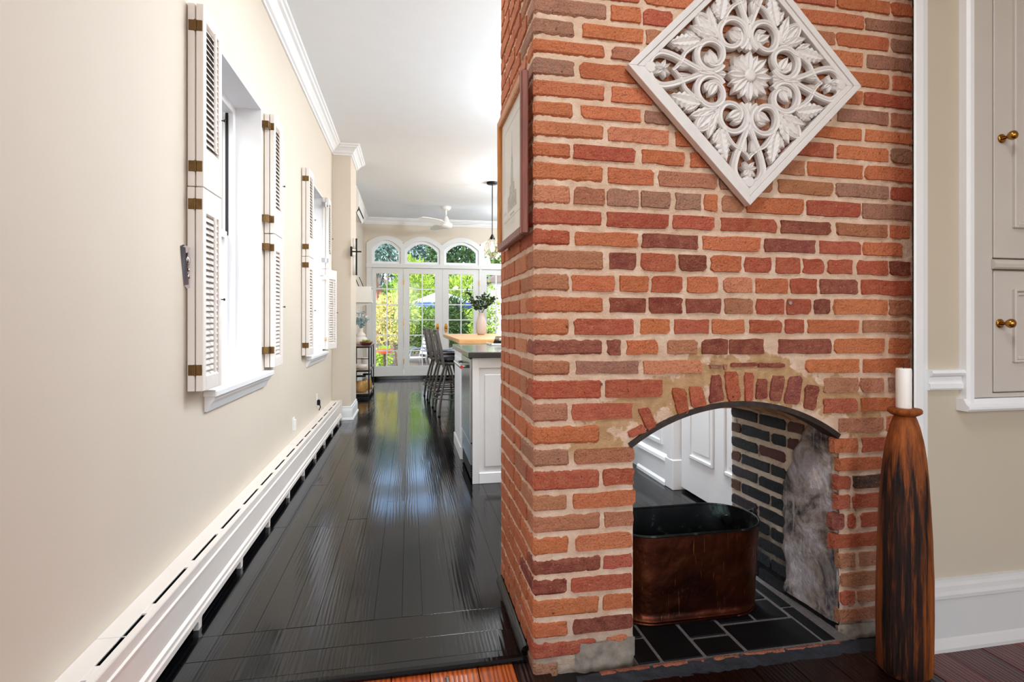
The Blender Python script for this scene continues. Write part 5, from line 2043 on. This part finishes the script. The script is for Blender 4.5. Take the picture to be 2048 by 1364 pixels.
def foliage(q, c_, rad, n, size, wid=.55, up=.2):
    c_ = Vector(c_)
    for i in range(n):
        while True:
            d = Vector((random.uniform(-1, 1), random.uniform(-1, 1), random.uniform(-1, 1)))
            if .15 < d.length < 1:
                break
        L = d.length
        d = d / L * (L ** .45)
        p = c_ + Vector((d.x * rad[0], d.y * rad[1], d.z * rad[2]))
        dd = d + Vector((random.uniform(-.8, .8), random.uniform(-.8, .8), random.uniform(-.8, .8) + up))
        leaf_into(q, p, dd, size * random.uniform(.6, 1.3), wid)


def shrub(name, label, x, y, h, r_, mat, n=900, size=.16, cat='shrub', blobs=5, wid=.5, seed=0, trunk=.35, ry=None, group=None):
    random.seed(seed)
    ry = ry or r_
    t = thing(name, label, cat, (x, y, GZ), 0, group)
    q = MB()
    for i in range(blobs):
        a = 2 * math.pi * i / blobs
        c_ = (x + .45 * r_ * math.cos(a) + random.uniform(-.1, .1) * r_, y + .4 * ry * math.sin(a), GZ + h * (trunk + (1 - trunk) * random.uniform(.35, .75)))
        foliage(q, c_, (r_ * .6, ry * .5, h * (1 - trunk) * .42), n // blobs, size, wid)
    stuff(q.build('foliage', mat, t, fix=False))
    for i in range(3):
        a = i * 2.1 + seed
        MB().tube([(x + .04 * math.cos(a), y + .04 * math.sin(a), GZ - .02), (x + .2 * r_ * math.cos(a), y + .2 * ry * math.sin(a), GZ + h * .4), (x + .4 * r_ * math.cos(a), y + .4 * ry * math.sin(a), GZ + h * .75)], [.03 * h / 2, .02 * h / 2, .008 * h / 2], 6).build('stem', 'bark', t)
    return t


def at(u_, Y):
    return onY(u_, 644, Y)[0]


shrub('flowering_shrub', 'pale yellow straggly shrub seen through the left side light', at(772, 14.6), 14.6, 1.75, .50, 'leaf_pale', 1500, .09, seed=1, trunk=.2)
shrub('low_border_plant', 'low lime border plant under the orange bird bath', at(762, 13.85), 13.85, .55, .25, 'leaf_lime', 500, .09, seed=2, trunk=.1, ry=.2)
shrub('lime_shrub', 'bright lime shrub behind the pale yellow shrub', at(796, 16.0), 16.0, 2.2, .60, 'leaf_lime', 1400, .12, seed=3, ry=.45)
shrub('hedge', 'olive hedge running behind the patio table', at(850, 17.1), 17.1, 1.62, 1.05, 'leaf_mid', 3600, .10, seed=4, trunk=.12, ry=.45, blobs=8)
shrub('palm_shrub', 'long-leaved green shrub below the umbrella on the right', at(905, 15.9), 15.9, 1.8, .42, 'leaf_green', 900, .28, wid=.16, seed=6, trunk=.2, ry=.4)
shrub('lime_shrub', 'lime leaved shrub seen through the right french door', at(946, 21.6), 21.6, 1.7, .38, 'leaf_lime', 1000, .12, seed=7, trunk=.1, ry=.4)
shrub('bright_shrub', 'sunlit yellow green shrub beside the white garage', at(970, 13.7), 13.7, 2.0, .34, 'leaf_lime', 1400, .10, seed=8, trunk=.15)
shrub('small_tree', 'bright green weeping tree behind the umbrella, left', at(834, 23.5), 23.5, 3.7, 1.0, 'leaf_lime', 2200, .26, cat='tree', wid=.2, seed=9, trunk=.2)
shrub('small_tree', 'bright green weeping tree behind the umbrella, right', at(925, 25.6), 25.6, 3.9, .95, 'leaf_lime', 2200, .28, cat='tree', wid=.2, seed=10, trunk=.2)
shrub('small_tree', 'mid green tree behind the umbrella in the centre', at(885, 28.6), 28.6, 3.6, 1.5, 'leaf_mid', 1800, .24, cat='tree', seed=11, trunk=.2)
shrub('large_tree', 'blue green conifer filling the first transom', at(765, 31), 31, 7.0, 1.3, 'leaf_blue', 2400, .34, cat='tree', wid=.3, trunk=.48, seed=12)
shrub('large_tree', 'dark blue green tree filling the second transom', at(838, 35), 35, 7.4, 2.0, 'leaf_blue', 2600, .40, cat='tree', wid=.35, trunk=.44, seed=13)
shrub('large_tree', 'green broadleaf tree filling the third transom', at(912, 31), 31, 6.8, 1.7, 'leaf_green', 2600, .34, cat='tree', trunk=.44, seed=14)
shrub('large_tree', 'green broadleaf tree behind the pendant lamp', at(990, 35), 35, 7.4, 1.9, 'leaf_mid', 2200, .36, cat='tree', trunk=.44, seed=15)
shrub('tall_shrub', 'tall olive shrub in front of the pink house', at(788, 29), 29, 3.4, .6, 'leaf_mid', 1000, .2, cat='shrub', seed=16)
# market umbrella
ux, uy = at(882, 19.6), 19.6
um = thing('garden_umbrella', 'blue and white market umbrella open over the patio', 'umbrella', (ux, uy, GZ))
MB().tube([(ux, uy, GZ), (ux, uy, 2.30)], .022, 8).build('pole', 'bark', um)
n = 8
for i in range(n):
    a0, a1 = 2 * math.pi * (i + .5) / n, 2 * math.pi * (i + 1.5) / n
    P = lambda a, r_, z: (ux + r_ * math.cos(a), uy + r_ * math.sin(a), z)
    MB().add([P(a0, .06, 2.24), P(a1, .06, 2.24), P(a1, 1.17, 1.80), P(a0, 1.17, 1.80), P(a0, .06, 2.23), P(a1, .06, 2.23), P(a1, 1.17, 1.79), P(a0, 1.17, 1.79)], [(0, 3, 2, 1), (4, 5, 6, 7), (0, 1, 5, 4), (3, 7, 6, 2)]).build('canopy_panel', 'umbrella_top', um)
    MB().add([P(a0, 1.17, 1.80), P(a1, 1.17, 1.80), P(a1, 1.175, 1.62), P(a0, 1.175, 1.62), P(a0, 1.16, 1.80), P(a1, 1.16, 1.80), P(a1, 1.165, 1.62), P(a0, 1.165, 1.62)], [(0, 1, 2, 3), (4, 7, 6, 5), (0, 4, 5, 1), (3, 2, 6, 7)]).build('valance', 'umbrella_blue', um)
MB().tube([(ux, uy, 2.22), (ux, uy, 2.34)], [.05, .015], 8).build('finial', 'umbrella_blue', um)


def patio_chair(x, y, rz, label):
    t = thing('patio_chair', label, 'chair', (x, y, GZ), rz, 'metal patio chairs')
    for s_ in (-1, 1):
        MB().tube([(s_ * .24, -.24, 0), (s_ * .24, -.22, .42), (s_ * .25, -.16, .64), (s_ * .25, .1, .66), (s_ * .24, .24, .60)], .014, 8).build('arm_frame', 'steel', t, smooth=True, local=True)
        MB().tube([(s_ * .22, .26, 0), (s_ * .22, .20, .42), (s_ * .21, .34, .98)], .014, 8).build('back_frame', 'steel', t, smooth=True, local=True)
    for i in range(6):
        MB().box(-.22, .22, -.22 + i * .075, -.22 + i * .075 + .06, .42, .435).build('seat_slat', 'house_siding', t, local=True)
    for i in range(6):
        z = .50 + i * .08
        yb_ = .20 + (z - .42) * .25
        MB().box(-.21, .21, yb_, yb_ + .012, z, z + .06).build('back_slat', 'house_siding', t, local=True)
    return t


patio_chair(at(829, 12.9), 12.9, R(-70), 'white metal patio chair seen through the left french door')
patio_chair(at(905, 12.7), 12.7, R(60), 'white metal patio chair seen under the butcher block table')
pt = thing('patio_table', 'round glass patio table between the chairs', 'table', (at(868, 13.9), 13.9, GZ))
xx = at(862, 13.5)
MB().lathe([(.48, .70), (.50, .705), (.50, .715), (.1, .716)], (xx, 13.9, GZ), 30).build('top', 'jar_glass', pt)
MB().tube([(xx, 13.9, GZ + .02), (xx, 13.9, GZ + .70)], .025, 8).build('stem', 'steel', pt)
MB().lathe([(.24, 0), (.24, .02), (.03, .05)], (xx, 13.9, GZ), 20).build('base', 'steel', pt)
bx_ = at(769, 13.1)
bb = thing('bird_bath', 'shallow orange glazed bird bath on a stem among the plants', 'bird bath', (bx_, 13.1, GZ))
MB().lathe([(.05, .50), (.17, .54), (.215, .61), (.205, .61), (.12, .57), (.02, .56)], (bx_, 13.1, GZ), 26).build('dish', 'orange_glaze', bb, smooth=True)
MB().tube([(bx_, 13.1, GZ), (bx_, 13.1, GZ + .52)], .03, 8).build('stem', 'bark', bb)
tx = at(789, 12.6)
tp = thing('terracotta_pot', 'terracotta pot beside the door in the garden', 'pot', (tx, 12.6, GZ))
MB().lathe([(.09, 0), (.12, .16), (.135, .16), (.135, .20), (.11, .20), (.10, .14)], (tx, 12.6, GZ), 22).build('pot', 'terracotta', tp, smooth=True)
MB().lathe([(.105, .15), (.02, .16)], (tx, 12.6, GZ), 16).build('earth', 'soil', tp)
# white garage on the right and pink houses beyond
gx0, gy0 = at(984, 14.6), 14.6
gr = thing('garden_garage', 'white sided garage with panelled door at the right of the garden', 'building', (gx0 + 1.8, gy0 + 2, GZ))
MB().box(gx0, gx0 + 3.6, gy0 + .03, gy0 + 4, GZ, 2.25).build('wall', 'house_siding', gr)
for i in range(15):
    z = GZ + i * .16
    MB().box(gx0 - .01, gx0 + 3.6, gy0, gy0 + .032, z, z + .155, .004).build('siding_board', 'house_siding', gr)
MB().box(gx0 + .25, gx0 + 1.15, gy0 - .03, gy0 + .01, GZ, 1.9, .01).build('door', 'house_siding', gr)
MB().box(gx0 + .20, gx0 + .25, gy0 - .045, gy0 + .01, GZ, 1.95).build('door_casing', 'trim_white', gr)
q = MB()
q.prism([(gx0 - .2, 2.2), (gx0 + 3.8, 2.2), (gx0 + 1.8, 3.5)], lambda a, b: (a, gy0 - .15, b), lambda a, b: (a, gy0 + 4.1, b))
q.build('roof', 'house_roof', gr)
for i, (u0, u1, Y, zt, lb) in enumerate(((728, 779, 40, 3.6, 'pink brick row house behind the left shrubs'), (792, 850, 48, 4.4, 'pale brick house with red roof behind the trees'))):
    x0, x1 = at(u0, Y), at(u1, Y)
    t = thing('row_house', lb, 'building', ((x0 + x1) / 2, Y, GZ))
    MB().box(x0, x1, Y, Y + 6, GZ, zt).build('wall', 'house_brick', t)
    for k in range(2):
        for z0 in (.6, zt - 1.7):
            xa = x0 + (x1 - x0) * (.2 + .42 * k)
            w = MB().box(xa, xa + .5, Y - .04, Y + .02, z0, z0 + 1.0).build('window', 'trim_white', t)
            MB().box(xa + .05, xa + .45, Y - .05, Y - .03, z0 + .06, z0 + .94).build('pane', 'window_dark', w)
    q = MB()
    q.prism([(x0 - .3, zt), (x1 + .3, zt), ((x0 + x1) / 2, zt + 1.2)], lambda a, b: (a, Y - .3, b), lambda a, b: (a, Y + 6.3, b))
    q.build('roof', 'terracotta' if i else 'house_roof', t)
